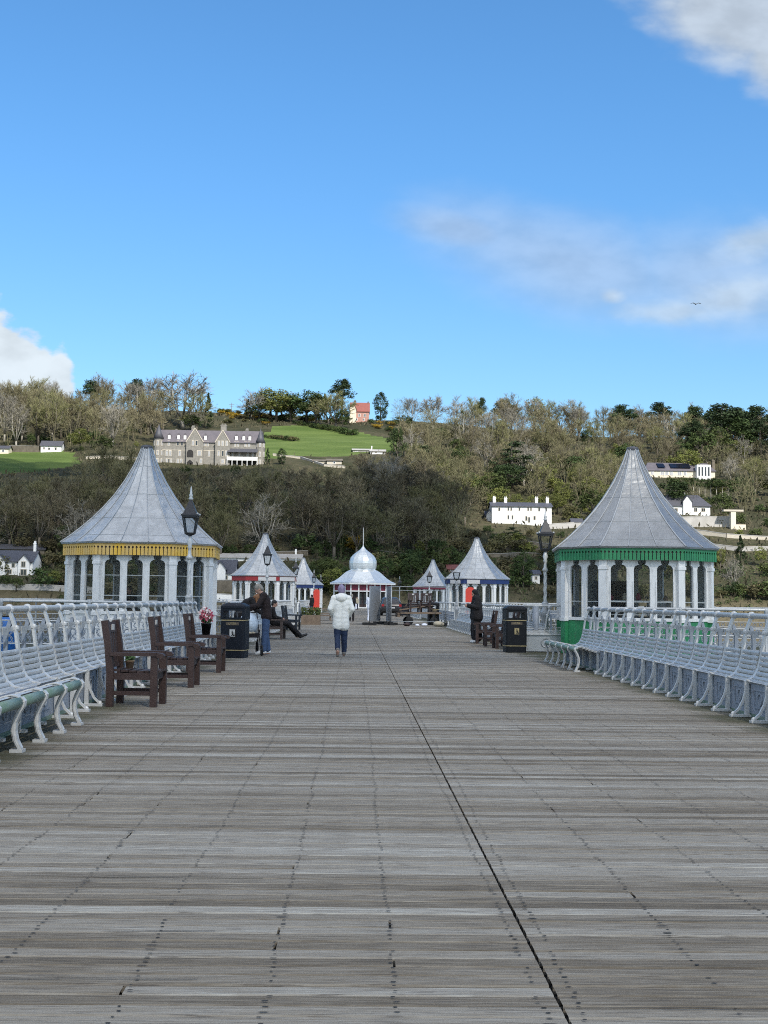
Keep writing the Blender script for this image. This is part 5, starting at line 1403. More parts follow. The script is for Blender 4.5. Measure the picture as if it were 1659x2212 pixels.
house('red brick house glimpsed just left of the blue fascia kiosk on the right', 968, 990, 1237, 1229, 1220, 7, M['pinkbrick'], M['redtile'], [(975,1233,3,3)], [])
house('little garden summer house right of the long white house', 1236, 1258, 1140, 1127, 1119, 4, M['stone_pale'], M['slate'], [(1243,1132,3,6),(1251,1132,3,6)], [])
house('white gable end glimpsed above the far bench right of the blue kiosk', 1150, 1166, 1262, 1240, 1232, 5, M['white_far'], M['slate'], [(1158,1250,4,6)], [])

def wall(pts, hpx, matl, label, thick=.7, name='stone_wall', keep=True, cat='wall'):
    """wall along picture points at the foot; height in picture units"""
    P = [hill(a, b) for a, b in pts]; o = P[0]
    b = MB(); cap = MB(); S = []
    for i in range(len(P)-1):
        n = max(2, int((P[i+1]-P[i]).length/3))
        for q in range(n+(i == len(P)-2)):
            a = P[i].lerp(P[i+1], q/n); S.append((a, a.z+hpx*a.y/FV+.18*noise.noise(Vector((a.x, a.y, 0))*.3)))
    for i in range(len(S)-1):
        (a, za), (c, zc) = S[i], S[i+1]; d = c-a; d.z = 0; d.normalize(); s_ = Vector((-d.y, d.x, 0))*thick/2
        a0, c0 = Vector((a.x-o.x, a.y-o.y, 0)), Vector((c.x-o.x, c.y-o.y, 0)); up = lambda v, z: v+Vector((0, 0, z-o.z))
        lo = min(hz(a.x, a.y), hz(c.x, c.y), a.z, c.z)-2
        b.add([up(a0-s_, lo), up(c0-s_, lo), up(c0-s_, zc), up(a0-s_, za), up(a0+s_, lo), up(c0+s_, lo), up(c0+s_, zc), up(a0+s_, za)], [(0,1,2,3), (5,4,7,6), (3,2,6,7)])
        s2 = s_*1.15
        cap.add([up(a0-s2, za+.02), up(c0-s2, zc+.02), up(c0-s2, zc+.24), up(a0-s2, za+.24), up(a0+s2, za+.02), up(c0+s2, zc+.02), up(c0+s2, zc+.24), up(a0+s2, za+.24)], [(0,1,2,3), (5,4,7,6), (3,2,6,7), (4,5,1,0)])
    e = thing(name, label, cat, o); b.build('wall_face', matl, e); cap.build('coping', M['concrete'] if matl is not M['rubble'] else M['stone'], e)
    if keep: KEEP.append((min(q[0] for q in pts), min(q[1] for q in pts)-hpx, max(q[0] for q in pts), max(q[1] for q in pts)-2))
wall([(660,1186),(780,1180),(900,1168),(985,1172)], 11, M['rubble'], 'long rubble stone road wall above the domed pavilion', keep=False)
wall([(590,1204),(640,1202),(665,1200)], 10, M['rubble'], 'short rubble stone wall right of the red kiosk spire')
wall([(800,1196),(880,1205),(900,1212)], 8, M['rubble'], 'lower rubble stone wall right of the onion dome', keep=False)
wall([(1060,1190),(1130,1186),(1190,1192)], 16, M['rubble'], 'tall rubble retaining wall left of the lamp post on the right', keep=False)
wall([(1040,1204),(1130,1202),(1190,1206)], 6, M['rubble'], 'low rubble wall under the tall retaining wall', keep=False)
wall([(1185,1143),(1240,1140),(1300,1142)], 10, M['concrete'], 'pale garden wall right of the long white house')
wall([(1470,1140),(1530,1139),(1575,1138)], 22, M['concrete'], 'grey retaining wall below the hipped white house')
wall([(1480,1150),(1570,1162),(1670,1168)], 7, M['stone_pale'], 'pale low road wall at the right edge')
wall([(1540,1185),(1600,1192),(1680,1190)], 8, M['concrete'], 'second pale terrace wall at the right edge, lower down')
wall([(185,992),(250,991),(300,995)], 5, M['stone_pale'], 'pale terrace wall left of the stone mansion', keep=False)
wall([(20,975),(85,977)], 12, M['rubble'], 'rough stone wall left of the small white cottage')
wall([(590,985),(650,992),(700,1008),(745,1012)], 4, M['stone_pale'], 'pale lane wall below the field right of the mansion')
wall([(-20,1272),(100,1274),(200,1284)], 9, M['concrete'], 'pale sea wall on the far left shore')
wall([(430,1280),(500,1282),(560,1284)], 22, M['rubble'], 'rough sea wall between the yellow and red kiosks')
wall([(440,1297),(500,1298),(560,1299)], 12, M['white_far'], 'white painted wall at the water edge between the yellow and red kiosks')
def post_tower():
    p = hill(1583, 1143); k = p.y/FV; o = thing('gate_pillar', 'pale yellow gate pillar with a flat slab top right of the grey retaining wall', 'pillar', p)
    MB().box(-.8,.8,-.8,.8,-2,38*k).build('shaft', M['cream'], o); MB().box(-3.2,3.2,-1,1,38*k,38*k+.6).build('slab', M['stone_pale'], o)
    b = MB(); b.box(.8,4,-.6,.6,-2,10*k); b.build('side_wall', M['cream'], o); KEEP.append((1570,1098,1600,1142))
post_tower()
def utility_pole():
    p = hill(500, 893); o = thing('utility_pole', 'thin wooden utility pole with two crossarms on the skyline', 'pole', p); k = p.y/FV
    MB().lathe([(.16,-1),(.11,24*k)], 8).build('shaft', M['rawwood'], o); b = MB(); b.box(-1.6,1.6,-.08,.08,20*k,20*k+.16); b.box(-1.1,1.1,-.08,.08,16*k,16*k+.16); b.build('crossarm', M['rawwood'], o)
utility_pole()
KEEP += [(575,915,850,978), (0,985,150,1018), (300,880,330,960)]
# ------------------------------------------------------------------ trees
def twig_quad(b, p, d, L, w, rnd):
    s = d.cross(Vector((rnd.gauss(0,1), rnd.gauss(0,1), rnd.gauss(0,1)))); s = s.normalized()*w if s.length > 1e-3 else Vector((w,0,0))
    m = p+d*L*.55+Vector((0,0,.05*L)); q = p+d*L+Vector((0,0,.12*L))
    b.add([p-s, p+s, m+s*.8, m-s*.8, q], [(0,1,2,3), (3,2,4)])
def bare_proto(seed, H=12.0, W=9.0, dens=1.0):
    """leafless broadleaf: trunk and limbs, then a domed haze of fine twigs"""
    rnd = random.Random(seed); tr = MB(); tw = MB()
    lean = Vector((rnd.uniform(-.06,.06), rnd.uniform(-.06,.06), 1)); fork = H*rnd.uniform(.16,.28)
    tr.sh = .3; tr.tube([(0,0,-.6), lean*fork*.5, lean*fork], [.36, .28, .23], 6)
    nl = rnd.randint(6, 8)
    for i in range(nl):
        az = 6.283*(i+rnd.random()*.6)/nl; sp = rnd.uniform(.25, 1.0) if i else .1
        tip = Vector((math.cos(az)*W*.36*sp, math.sin(az)*W*.36*sp, H*(.86-.30*sp*sp)+rnd.uniform(-.5,.5)))
        a = lean*fork*rnd.uniform(.7,1.0); mid = a.lerp(tip,.5)+Vector((math.cos(az)*W*.07, math.sin(az)*W*.07, rnd.uniform(-.2,.6)))
        tr.sh = rnd.random(); tr.tube([a, mid, tip], [.15, .10, .03], 5)
        for j in range(7):
            t = rnd.uniform(.3, 1.0); c = a.lerp(mid, t*2) if t < .5 else mid.lerp(tip, t*2-1)
            d = (c-Vector((0,0,H*.35))).normalized()+Vector((rnd.gauss(0,.5), rnd.gauss(0,.5), rnd.gauss(.1,.35))); d.normalize(); L = rnd.uniform(1.4, 2.8)*H/12
            e = c+d*L; tr.tube([c, c+d*L*.5+Vector((0,0,.1)), e], [.055, .04, .018], 3, cap=False)
            for q in range(int(11*dens)):
                s = c.lerp(e, rnd.uniform(.2, 1.0)); dd = (d+Vector((rnd.gauss(0,.6), rnd.gauss(0,.6), rnd.gauss(.15,.5)))).normalized(); LL = rnd.uniform(.8,1.7)*H/12
                tw.sh = rnd.random(); twig_quad(tw, s, dd, LL, .04, rnd)
                for r_ in range(3):
                    s2 = s+dd*LL*rnd.uniform(.3,.95); d2 = (dd+Vector((rnd.gauss(0,.7), rnd.gauss(0,.7), rnd.gauss(.2,.5)))).normalized()
                    tw.sh = rnd.random(); twig_quad(tw, s2, d2, rnd.uniform(.5,1.1)*H/12, .032, rnd)
    return tr, tw, H
def clump(b, c, rx, rz, n, sz, rnd, tone=None):
    base = rnd.random() if tone is None else tone
    for i in range(n):
        d = Vector((rnd.gauss(0,1), rnd.gauss(0,1), rnd.gauss(0,1))).normalized()*rnd.random()**.45
        p = Vector(c)+Vector((d.x*rx, d.y*rx, d.z*rz)); u = Vector((rnd.gauss(0,1), rnd.gauss(0,1), rnd.gauss(0,.6))).normalized(); v = u.orthogonal().normalized(); v = (v*math.cos(i)+u.cross(v)*math.sin(i))
        s = sz*rnd.uniform(.6,1.3); b.sh = min(1, max(0, base*.6+rnd.random()*.4))
        b.add([p-u*s, p+v*s*.45, p+u*s, p-v*s*.45], [(0,1,2,3)])
def ever_proto(kind, seed):
    rnd = random.Random(seed); tr = MB(); cr = MB(); tr.sh = .4
    if kind == 'pine':           # tall bare stem, flat irregular tiers
        H = 15; tr.tube([(0,0,-.6),(.2,0,H*.5),(.0,.1,H*.93)], [.38,.28,.08], 7)
        for i in range(44):
            t = rnd.random()**.8; z = H*(.36+.60*t); rr = (1-t**2.4)*3.9+.8; az = rnd.random()*6.283; f = rnd.uniform(.3,1); c = Vector((math.cos(az)*rr*f, math.sin(az)*rr*f, z))
            tr.tube([(0,0,z-.7), c], [.09,.03], 4, cap=False); clump(cr, c, rnd.uniform(1.2,2.0), rnd.uniform(.55,.95), 85, .30, rnd)
    elif kind == 'cedar':        # wide level plates
        H = 12; tr.tube([(0,0,-.6),(0,.1,H*.5),(.1,0,H*.9)], [.5,.34,.08], 7)
        for i in range(34):
            t = rnd.random(); z = H*(.18+.78*t); rr = (1-t)**.6*6.2+1.0; az = rnd.random()*6.283; f = rnd.uniform(.35,1); c = Vector((math.cos(az)*rr*f, math.sin(az)*rr*f, z))
            tr.tube([(0,0,z-.3), c], [.11,.03], 4, cap=False); clump(cr, c, rnd.uniform(1.5,2.3), rnd.uniform(.28,.5), 90, .32, rnd)
    elif kind == 'cone':
        H = 12; tr.tube([(0,0,-.6),(0,0,H*.95)], [.28,.04], 6)
        for i in range(54):
            t = rnd.random()**.9; z = H*(.06+.92*t); rr = (1-t)*2.9+.15; az = rnd.random()*6.283; f = rnd.uniform(.5,1); c = Vector((math.cos(az)*rr*f, math.sin(az)*rr*f, z-.3)); clump(cr, c, .75*(1.25-t), .6, 55, .26, rnd)
    elif kind == 'oval':
        H = 12; tr.tube([(0,0,-.6),(0,0,H*.7)], [.3,.1], 6)
        for i in range(52):
            t = rnd.random(); z = H*(.07+.88*t); rr = 2.9*math.sin(math.pi*min(1, .12+.86*t))**.75; az = rnd.random()*6.283; f = rnd.uniform(.55,1); c = Vector((math.cos(az)*rr*f, math.sin(az)*rr*f, z)); clump(cr, c, .95, .9, 60, .27, rnd)
    elif kind == 'round':        # broad bushy crown with hollows
        H = 10; tr.tube([(0,0,-.6),(.1,.1,H*.35),(.2,0,H*.6)], [.3,.24,.1], 6)
        for i in range(8):
            az = 6.283*i/8+rnd.random(); tr.tube([(.1,0,H*.3), (math.cos(az)*2.6, math.sin(az)*2.6, H*.66)], [.12,.04], 4, cap=False)
        for i in range(44):
            d = Vector((rnd.gauss(0,1), rnd.gauss(0,1), rnd.gauss(.25,.9))).normalized(); f = rnd.uniform(.5,1); c = Vector((d.x*3.9*f, d.y*3.9*f, H*.58+d.z*H*.38*f)); clump(cr, c, rnd.uniform(.8,1.3), rnd.uniform(.6,1.0), 60, .26, rnd)
    elif kind == 'stilt':        # straight bare stem under a shared dense top
        H = 12; tr.tube([(0,0,-.6),(0,0,H*.7)], [.28,.18], 6)
        for i in range(24): c = (rnd.uniform(-2.2,2.2), rnd.uniform(-2,2), H*rnd.uniform(.62,.95)); clump(cr, c, 1.0, .7, 60, .27, rnd)
    elif kind == 'shrub':
        H = 3
        for i in range(5): az = rnd.random()*6.283; tr.tube([(0,0,-.3), (math.cos(az)*1.0, math.sin(az)*1.0, H*.6)], [.06,.02], 4, cap=False)
        for i in range(16):
            az = rnd.random()*6.283; f = rnd.random()**.5*1.7; c = Vector((math.cos(az)*f, math.sin(az)*f, rnd.uniform(.3,1)*(H-.5)*(1-.25*f/1.7))); clump(cr, c, .75, .6, 48, .21, rnd)
    return tr, cr, H
PROTO = {}
def make_proto(key, trio, barkm, leafm, crown_name='crown'):
    tr, cr, H = trio
    PROTO[key] = (tr.mesh('trunk', M[barkm], True, fix=False), cr.mesh(crown_name, M[leafm], fix=False), H)
for i in range(4): make_proto('bare%d' % i, bare_proto(20+i, 12, (9, 10, 8, 9.5)[i]), 'bark', 'twig')
for i in range(3): make_proto('dbar%d' % i, bare_proto(60+i, 12, (9, 10, 8)[i]), 'bark', 'twig_shade_tint')
for i in range(2): make_proto('grey%d' % i, bare_proto(40+i, 12, (10.5, 9)[i], 1.0), 'bark_pale', 'twig_grey')
for kd in ('pine', 'cedar', 'cone', 'oval'): make_proto(kd, ever_proto(kd, hash(len(kd))+5), 'bark', 'pine')
make_proto('pine2', ever_proto('pine', 77), 'bark_pale', 'pine')
make_proto('ivy0', ever_proto('round', 31), 'bark', 'ever'); make_proto('ivy1', ever_proto('round', 32), 'bark', 'ever')
make_proto('spring0', ever_proto('round', 33), 'bark', 'spring'); make_proto('stilt', ever_proto('stilt', 3), 'bark_pale', 'ever')
make_proto('bush0', ever_proto('shrub', 51), 'bark', 'ever'); make_proto('bush1', ever_proto('shrub', 52), 'bark', 'bramble'); make_proto('bush2', ever_proto('shrub', 53), 'bark', 'bramble')
make_proto('gorse', ever_proto('shrub', 54), 'bark', 'gorse'); make_proto('springbush', ever_proto('shrub', 55), 'bark', 'spring')
trnd = random.Random(99); CREST = []
def tree_at(key, p, height, label, cat='tree', name=None, group=None, wide=1.0):
    tm, cm, H = PROTO[key]; s = height/H
    nm = name or {'bare': 'bare_tree', 'dbar': 'bare_tree', 'grey': 'bare_tree', 'pine': 'pine_tree', 'pine2': 'pine_tree', 'ceda': 'cedar_tree', 'cone': 'conifer_tree', 'oval': 'yew_tree', 'ivy0': 'evergreen_tree', 'ivy1': 'evergreen_tree', 'spri': 'leafy_tree', 'stil': 'tall_stemmed_tree'}.get(key[:4], 'shrub')
    if key in ('bush0','bush1','bush2','gorse','springbush'): nm = name or ('gorse_bush' if key == 'gorse' else 'shrub')
    o = thing(nm, label, cat, p, trnd.random()*6.283, group); o.scale = (s*wide, s*wide, s)
    link('trunk' if nm not in ('shrub', 'gorse_bush') else 'stem', tm, o); link('crown' if nm not in ('shrub', 'gorse_bush') else 'foliage', cm, o)
    return o
def tree_px(key, vx, vtop, vbase, label, cat='tree', wide=1.0, group=None, far=690, name=None):
    p = hill(vx, vbase, far); h = (vbase-vtop)*p.y/FV
    tree_at(key, p, h, label, cat, name, group, wide)
# trees one can point to
for (ky, x, t_, b_, w, lb) in (('grey1',543,852,904,1.5,'pale leafless tree at the far left of the crest clump above the field'),('spring0',597,840,912,1.6,'yellow green tree in the middle of the crest clump above the field'),('ivy0',628,850,912,1.5,'dark olive tree right of the yellow green trees on the crest'),('ivy0',683,846,918,1.5,'dark olive tree between the olive round tree and the tall pine'),('bare3',710,852,925,1.5,'brown leafless tree half in front of the tall pine'),('ivy1',560,872,908,1.6,'dark low evergreen under the pale leafless trees of the crest clump')):
    CREST.append((ky, x, t_, b_, w, lb))
tree_px('pine', 196, 818, 905, 'dark flat topped pine on the left skyline, left of the layered pine', wide=1.15)
tree_px('pine2', 293, 815, 908, 'dark layered pine on the skyline left of the big bare tree', wide=.9)
tree_px('grey0', 395, 812, 926, 'big round leafless tree on the skyline above the stone mansion', wide=1.7)
tree_px('bare1', 352, 850, 932, 'leafless tree left of the big round leafless tree above the mansion', wide=1.2)
tree_px('bare2', 425, 848, 930, 'leafless tree half behind the big round leafless tree above the mansion', wide=1.3)
tree_px('ivy0', 415, 895, 930, 'dark green bush under the big round leafless tree', wide=1.6)
tree_px('bare0', 690, 856, 918, 'small leafless tree between the olive round tree and the dark conifer on the crest', wide=1.4)
tree_px('ivy1', 740, 880, 930, 'dark evergreen at the foot of the tallest pine', wide=.9)
tree_px('ivy1', 870, 896, 935, 'low dark evergreen right of the yew', wide=1.6)
tree_px('cone', 449, 846, 925, 'narrow dark conifer at the right edge of the big round leafless tree', wide=.8)
tree_px('cone', 535, 860, 905, 'dark green conifer at the left end of the skyline clump above the field', wide=1.1)
tree_px('spring0', 585, 836, 902, 'yellow green leafy tree in the skyline clump above the field', wide=1.7)
tree_px('spring0', 608, 846, 905, 'smaller yellow green leafy tree beside the first in the skyline clump', wide=1.5)
tree_px('grey1', 556, 842, 903, 'pale leafless tree at the left of the skyline clump above the field', wide=1.4)
tree_px('grey1', 636, 846, 900, 'pale leafless tree in the gap of the skyline clump above the field', wide=1.2)
tree_px('ivy0', 663, 842, 915, 'olive green round tree at the top of the field', wide=1.5)
tree_px('cone', 700, 848, 912, 'dark conifer between the two olive round trees at the top of the field', wide=.7)
tree_px('bare1', 725, 850, 928, 'round brown leafless tree in front of the tall pine', wide=1.5)
tree_px('pine', 738, 810, 905, 'tallest dark pine on the skyline, left of the red brick house', wide=1.0)
tree_px('oval', 822, 844, 908, 'dark egg shaped yew on the skyline right of the red brick house', wide=1.1)
tree_px('ivy1', 858, 918, 1012, 'dark ivy clad tree standing alone at the right end of the field', wide=.6)
tree_px('bare2', 875, 905, 985, 'leafless tree just behind the ivy clad tree')
tree_px('cedar', 925, 960, 1050, 'dark spreading cedar with level branches right of the ivy clad tree', wide=.95)
tree_px('cedar', 1105, 950, 1055, 'massive dark cedar above the white house with four chimneys', wide=1.05)
tree_px('grey0', 888, 858, 928, 'round pale leafless tree on the skyline, right of the yew', wide=.95)
tree_px('grey0', 935, 855, 930, 'broad leafless tree on the skyline, second right of the yew', wide=1.2)
tree_px('grey1', 985, 858, 930, 'leafless tree on the skyline, third right of the yew', wide=1.1)
tree_px('bare0', 988, 900, 972, 'lone leafless tree on the pale slope below the skyline', wide=1.1)
tree_px('pine', 1040, 855, 930, 'thin dark pine on the skyline left of the dark clump', wide=.6)
tree_px('ivy0', 1090, 862, 935, 'dark rounded evergreen on the skyline in the middle right', wide=1.2)
tree_px('spring0', 1155, 852, 935, 'yellowish leafy tree standing above the middle right skyline', wide=.7)
for (x, t, b_, w, lb) in ((1345,870,955,1.3,'wide dark pine on the right skyline'), (1425,864,955,1.15,'airy dark pine on the right skyline beside the gap of sky'), (1500,872,975,1.0,'dark pine right of the gap of sky'), (1560,868,985,1.5,'huge dark pine with a bare pale trunk near the right edge'), (1630,872,975,1.3,'dark pine at the right edge of the photo')):
    tree_px('pine2' if 'trunk' in lb else 'pine', x, t, b_, lb, wide=w)
tree_px('cone', 578, 966, 1003, 'small dark conifer at the right corner of the stone mansion', wide=.9)
tree_px('oval', 608, 968, 1003, 'round dark evergreen right of the small conifer by the mansion', wide=1.3)
tree_px('spring0', 172, 922, 975, 'yellow green tree right of the small white cottage', wide=1.1)
tree_px('ivy0', 222, 940, 985, 'dark green bushy evergreen right of the yellow green tree', wide=1.5)
tree_px('cone', 1600, 1155, 1222, 'tall dark conifer at the right edge, right of the green kiosk', wide=1.05)
tree_px('spring0', 1556, 1182, 1235, 'golden green tree touching the right tip of the green kiosk roof', wide=.75)
tree_px('spring0', 1642, 1178, 1225, 'golden green tree at the far right of the dark conifer', wide=.75)
tree_px('grey1', 1585, 1205, 1275, 'pale leafless shrubby tree right of the green kiosk wall', wide=.9)
tree_px('cone', 1620, 1022, 1085, 'dark conifer beside the row of tall stems on the right', wide=1.2)
for i in range(11):
    tree_px('stilt', 1448+i*12.5, 1034+trnd.uniform(-3,2), 1078+i*.7, 'tall bare stemmed tree in the row with one shared canopy behind the hipped white house', wide=1.0, group='row of tall stemmed trees')
tree_px('ivy1', 1150, 1118, 1168, 'dark spreading evergreen in front of the long white house', wide=.9) if False else tree_px('cedar', 1110, 1138, 1172, 'low dark cedar in front of the left end of the long white house', wide=1.6)
tree_px('oval', 1205, 1178, 1265, 'dense dark evergreen behind the lamp post on the right', wide=1.3)
tree_px('ivy0', 1130, 1190, 1270, 'dark evergreen left of the lamp post on the right', wide=.9)
tree_px('spring0', 975, 1040, 1110, 'olive yellow tree on the slope left of the long white house', wide=1.0)
tree_px('spring0', 1215, 1035, 1095, 'yellow green tree above the garden wall right of the long white house', wide=.9)

for (ky, x, t_, b_, w, lb) in CREST: tree_px(ky, x, t_, b_, lb, wide=w)
# the woods: single trees scattered over the slopes
def clear(vx, vt, vb, hw):
    for (a, b, c, d) in KEEP:
        if vx+hw > a and vx-hw < c and vt < d and vb > d-1: return False
    return True
def scatter(n, x0, x1, y0, y1, kinds, h0, h1, label, group, cat='tree', poly=None, wide=(.85,1.15), seed=1, mind=10):
    rnd = random.Random(seed); done = []; tries = 0
    keys = [k for k, w in kinds for _ in range(w)]
    while len(done) < n and tries < n*40:
        tries += 1; vx = rnd.uniform(x0, x1); vy = rnd.uniform(y0, y1)
        if poly and not inpoly(vx, vy, poly): continue
        if any(abs(vx-a) < mind and abs(vy-b) < mind*.45 for a, b in done): continue
        p = hill(vx, vy); h = rnd.uniform(h0, h1); k = FV/p.y; key = rnd.choice(keys)
        if not clear(vx, vy-h*k, vy, h*.28*k): continue
        done.append((vx, vy)); lb = label if isinstance(label, str) else label[key[:4]]
        gp = group if isinstance(group, str) else group[key[:4]]
        tree_at(key, p, h, lb, cat, None, gp, rnd.uniform(*wide))
BARE = [('bare0',3),('bare1',3),('bare2',3),('bare3',3)]
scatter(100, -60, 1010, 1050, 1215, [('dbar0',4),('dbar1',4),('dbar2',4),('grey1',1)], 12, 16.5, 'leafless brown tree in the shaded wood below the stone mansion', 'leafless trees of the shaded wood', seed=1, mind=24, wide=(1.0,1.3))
scatter(45, -40, 1010, 1040, 1225, [('ivy0',1),('ivy1',1)], 4, 8, 'dark ivy green tree among the leafless trees of the shaded wood', 'evergreens of the shaded wood', seed=2, mind=24)
scatter(50, -60, 345, 898, 968, BARE+[('grey0',3)], 15, 22, 'leafless tree in the belt of trees on the left skyline', 'leafless trees on the left skyline', seed=3, mind=13)
scatter(18, -40, 345, 935, 985, [('ivy0',2),('bush0',2),('spring0',1)], 3, 6, 'green bushy growth along the foot of the left skyline trees', 'bushes at the foot of the left trees', 'shrub', seed=4)
scatter(62, 1000, 1700, 915, 992, BARE+[('grey0',2),('grey1',2)], 14, 20, 'leafless tree in the wood on the right skyline', 'leafless trees on the right skyline', seed=5, mind=14)
scatter(58, 860, 1700, 985, 1085, BARE+[('grey1',3)], 10, 15, 'leafless tree in the middle wood above the long white house', 'leafless trees of the middle wood', seed=6, mind=16)
scatter(66, 880, 1700, 940, 1130, [('ivy0',2),('ivy1',2),('spring0',2)], 6, 12, 'green tree scattered through the middle wood on the right', 'green trees of the middle wood', seed=7, mind=14, wide=(1.0,1.5))
scatter(14, 1465, 1700, 945, 1010, [('pine',2),('ivy0',1)], 16, 22, 'dark pine in the group of pines on the right skyline', 'pines on the right skyline', seed=8, mind=17, wide=(1.1,1.4))
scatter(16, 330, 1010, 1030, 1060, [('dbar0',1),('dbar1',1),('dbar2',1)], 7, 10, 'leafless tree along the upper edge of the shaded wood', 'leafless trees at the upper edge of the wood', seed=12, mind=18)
scatter(150, -40, 1700, 1190, 1296, [('bush0',5),('bush1',5),('bush2',4),('gorse',1)], 2.5, 6.0, 'rounded scrub bush on the lower bank near the shore', 'scrub bushes on the lower bank', 'shrub', seed=9, mind=14)
scatter(24, 900, 1330, 1000, 1125, [('spring0',3),('ivy0',1)], 5, 9, 'fresh green tree on the slope around the long white house', 'fresh green trees around the long white house', seed=41, mind=18, wide=(1.0,1.5))
scatter(26, 640, 1010, 1196, 1290, [('ivy0',3),('ivy1',3),('spring0',1)], 3.5, 7, 'dark bushy tree on the bank behind the domed pavilion and far kiosks', 'dark bushy trees behind the pavilion', seed=21, mind=14, wide=(1.1,1.6))
scatter(22, -30, 640, 1200, 1290, [('ivy0',3),('ivy1',2),('spring0',1)], 3, 6, 'green bushy tree on the left bank between the shore houses', 'green bushy trees on the left bank', seed=22, mind=16, wide=(1.1,1.6))
scatter(60, 1000, 1700, 1080, 1215, [('bush0',4),('bush1',3),('springbush',2),('bush2',2)], 2.2, 5.0, 'garden shrub between the white houses on the right hillside', 'garden shrubs on the right hillside', 'shrub', seed=10, mind=14)
scatter(26, 470, 660, 882, 905, [('gorse',1)], 1.6, 2.6, 'yellow flowering gorse bush along the top of the field', 'gorse along the top of the field', 'shrub', seed=11, mind=6, wide=(1,1.6))
scatter(12, 800, 870, 912, 932, [('gorse',3),('bush0',1)], 1.6, 3.0, 'yellow flowering gorse bush below the yew', 'gorse below the yew', 'shrub', seed=13, mind=6, wide=(1,1.6))
scatter(10, 612, 655, 948, 956, [('bush1',1)], 1.6, 2.8, 'hedge bush in the middle of the green field', 'hedge in the green field', 'shrub', seed=14, mind=4, wide=(1,1.5)) if False else None
for i in range(9): tree_px('bush1' if i % 3 else 'bush0', 575+i*8, 936+trnd.uniform(-2,2)+i*.6, 946+i*.9, 'hedge bush in the line across the green field', 'shrub', 1.3, 'hedge across the green field')
for i in range(12): tree_px('bush0', 640+i*11, 906+i*1.6, 917+i*2.0+trnd.uniform(-1,1), 'dark hedge bush along the upper edge of the green field', 'shrub', 1.4, 'dark hedge along the upper field edge')

scatter(26, 560, 765, 900, 916, [('bush0',3),('bush1',2),('gorse',1)], 2.0, 4.0, 'dark bush at the foot of the crest trees above the field', 'bushes under the crest trees', 'shrub', seed=31, mind=6, wide=(1.2,1.8))
scatter(22, 470, 580, 886, 922, [('gorse',2),('bush1',3),('bush0',1)], 1.8, 3.2, 'gorse and bramble bush on the slope right of the big round leafless tree', 'gorse and bramble left of the field', 'shrub', seed=32, mind=7, wide=(1.2,1.9))
# undergrowth that nobody could count: fine leaf and stem flakes over the wooded ground
def undergrowth():
    rnd = random.Random(5); b = MB(); n = 0
    while n < 26000:
        vx = rnd.uniform(-80, 1740); vy = rnd.uniform(900, 1292); 
        Y = rnd.uniform(292, 660); x = (vx-766)/FV*Y
        z = hz(x, Y); p = px((x, Y, z)); n += 1
        if any(inpoly(p[0], p[1], P) for P in FIELDS): continue
        if any(a-3 < p[0] < c+3 and b_+6 < p[1] < d+1 for a, b_, c, d in KEEP): continue
        h = rnd.uniform(.3, 1.9); c = Vector((x, Y, z+h*.5)); u = Vector((rnd.gauss(0,.5), rnd.gauss(0,.5), 1)).normalized()*h*.6; v = u.cross(Vector((rnd.gauss(0,1), rnd.gauss(0,1), 0))).normalized()*rnd.uniform(.12,.4); b.sh = rnd.random()
        b.add([c-u, c+v, c+u, c-v], [(0,1,2,3)])
    tag(b.build('undergrowth', M['scrub'], fix=False), 'brown undergrowth and dead bracken covering the wooded slopes', 'undergrowth', kind='stuff')
undergrowth()
def woodland():
    """the rest of the wood, read as one mass between and behind the single trees"""
    rnd = random.Random(17)
    zones = [(135, -420, 1020, 1020, 1215, 10, 15), (100, -420, 350, 900, 975, 13, 20), (90, 860, 2000, 925, 1000, 12, 18), (85, 860, 2000, 985, 1110, 9, 14)]
    for zi, (n, x0, x1, y0, y1, h0, h1) in enumerate(zones):
        if zi < 2: b = MB()
        k_ = 0; tries = 0
        while k_ < n and tries < n*30:
            tries += 1; vx = rnd.uniform(x0, x1); vy = rnd.uniform(y0, y1); p = hill(vx, vy); H = rnd.uniform(h0, h1); k = FV/p.y
            if not clear(vx, vy-H*k, vy, H*.3*k) or any(inpoly(vx, vy, P) for P in FIELDS): continue
            k_ += 1; W = H*rnd.uniform(.28, .4); b.sh = .1
            for i in range(5):
                a = 6.283*i/5+rnd.random(); top = p+Vector((math.cos(a)*W*.7, math.sin(a)*W*.7, H*rnd.uniform(.7,.95))); twig_quad(b, p, (top-p).normalized(), (top-p).length, .10, rnd)
            for i in range(330):
                d = Vector((rnd.gauss(0,1), rnd.gauss(0,1), rnd.gauss(.2,1))).normalized()*rnd.random()**.4
                c = p+Vector((d.x*W, d.y*W, H*.60+d.z*H*.38)); b.sh = rnd.random()
                twig_quad(b, c, (Vector((d.x, d.y, d.z*.6+.35))+Vector((rnd.gauss(0,.4), rnd.gauss(0,.4), 0))).normalized(), rnd.uniform(.8,1.8), .045, rnd)
        if zi == 0: tag(b.build('woodland', M['twig_shade_tint'], fix=False), 'mass of dark leafless woodland filling the slope below the stone mansion', 'woodland', kind='stuff')
    tag(b.build('woodland', M['twig'], fix=False), 'mass of brown leafless woodland filling the upper hillside and skyline', 'woodland', kind='stuff')
woodland()

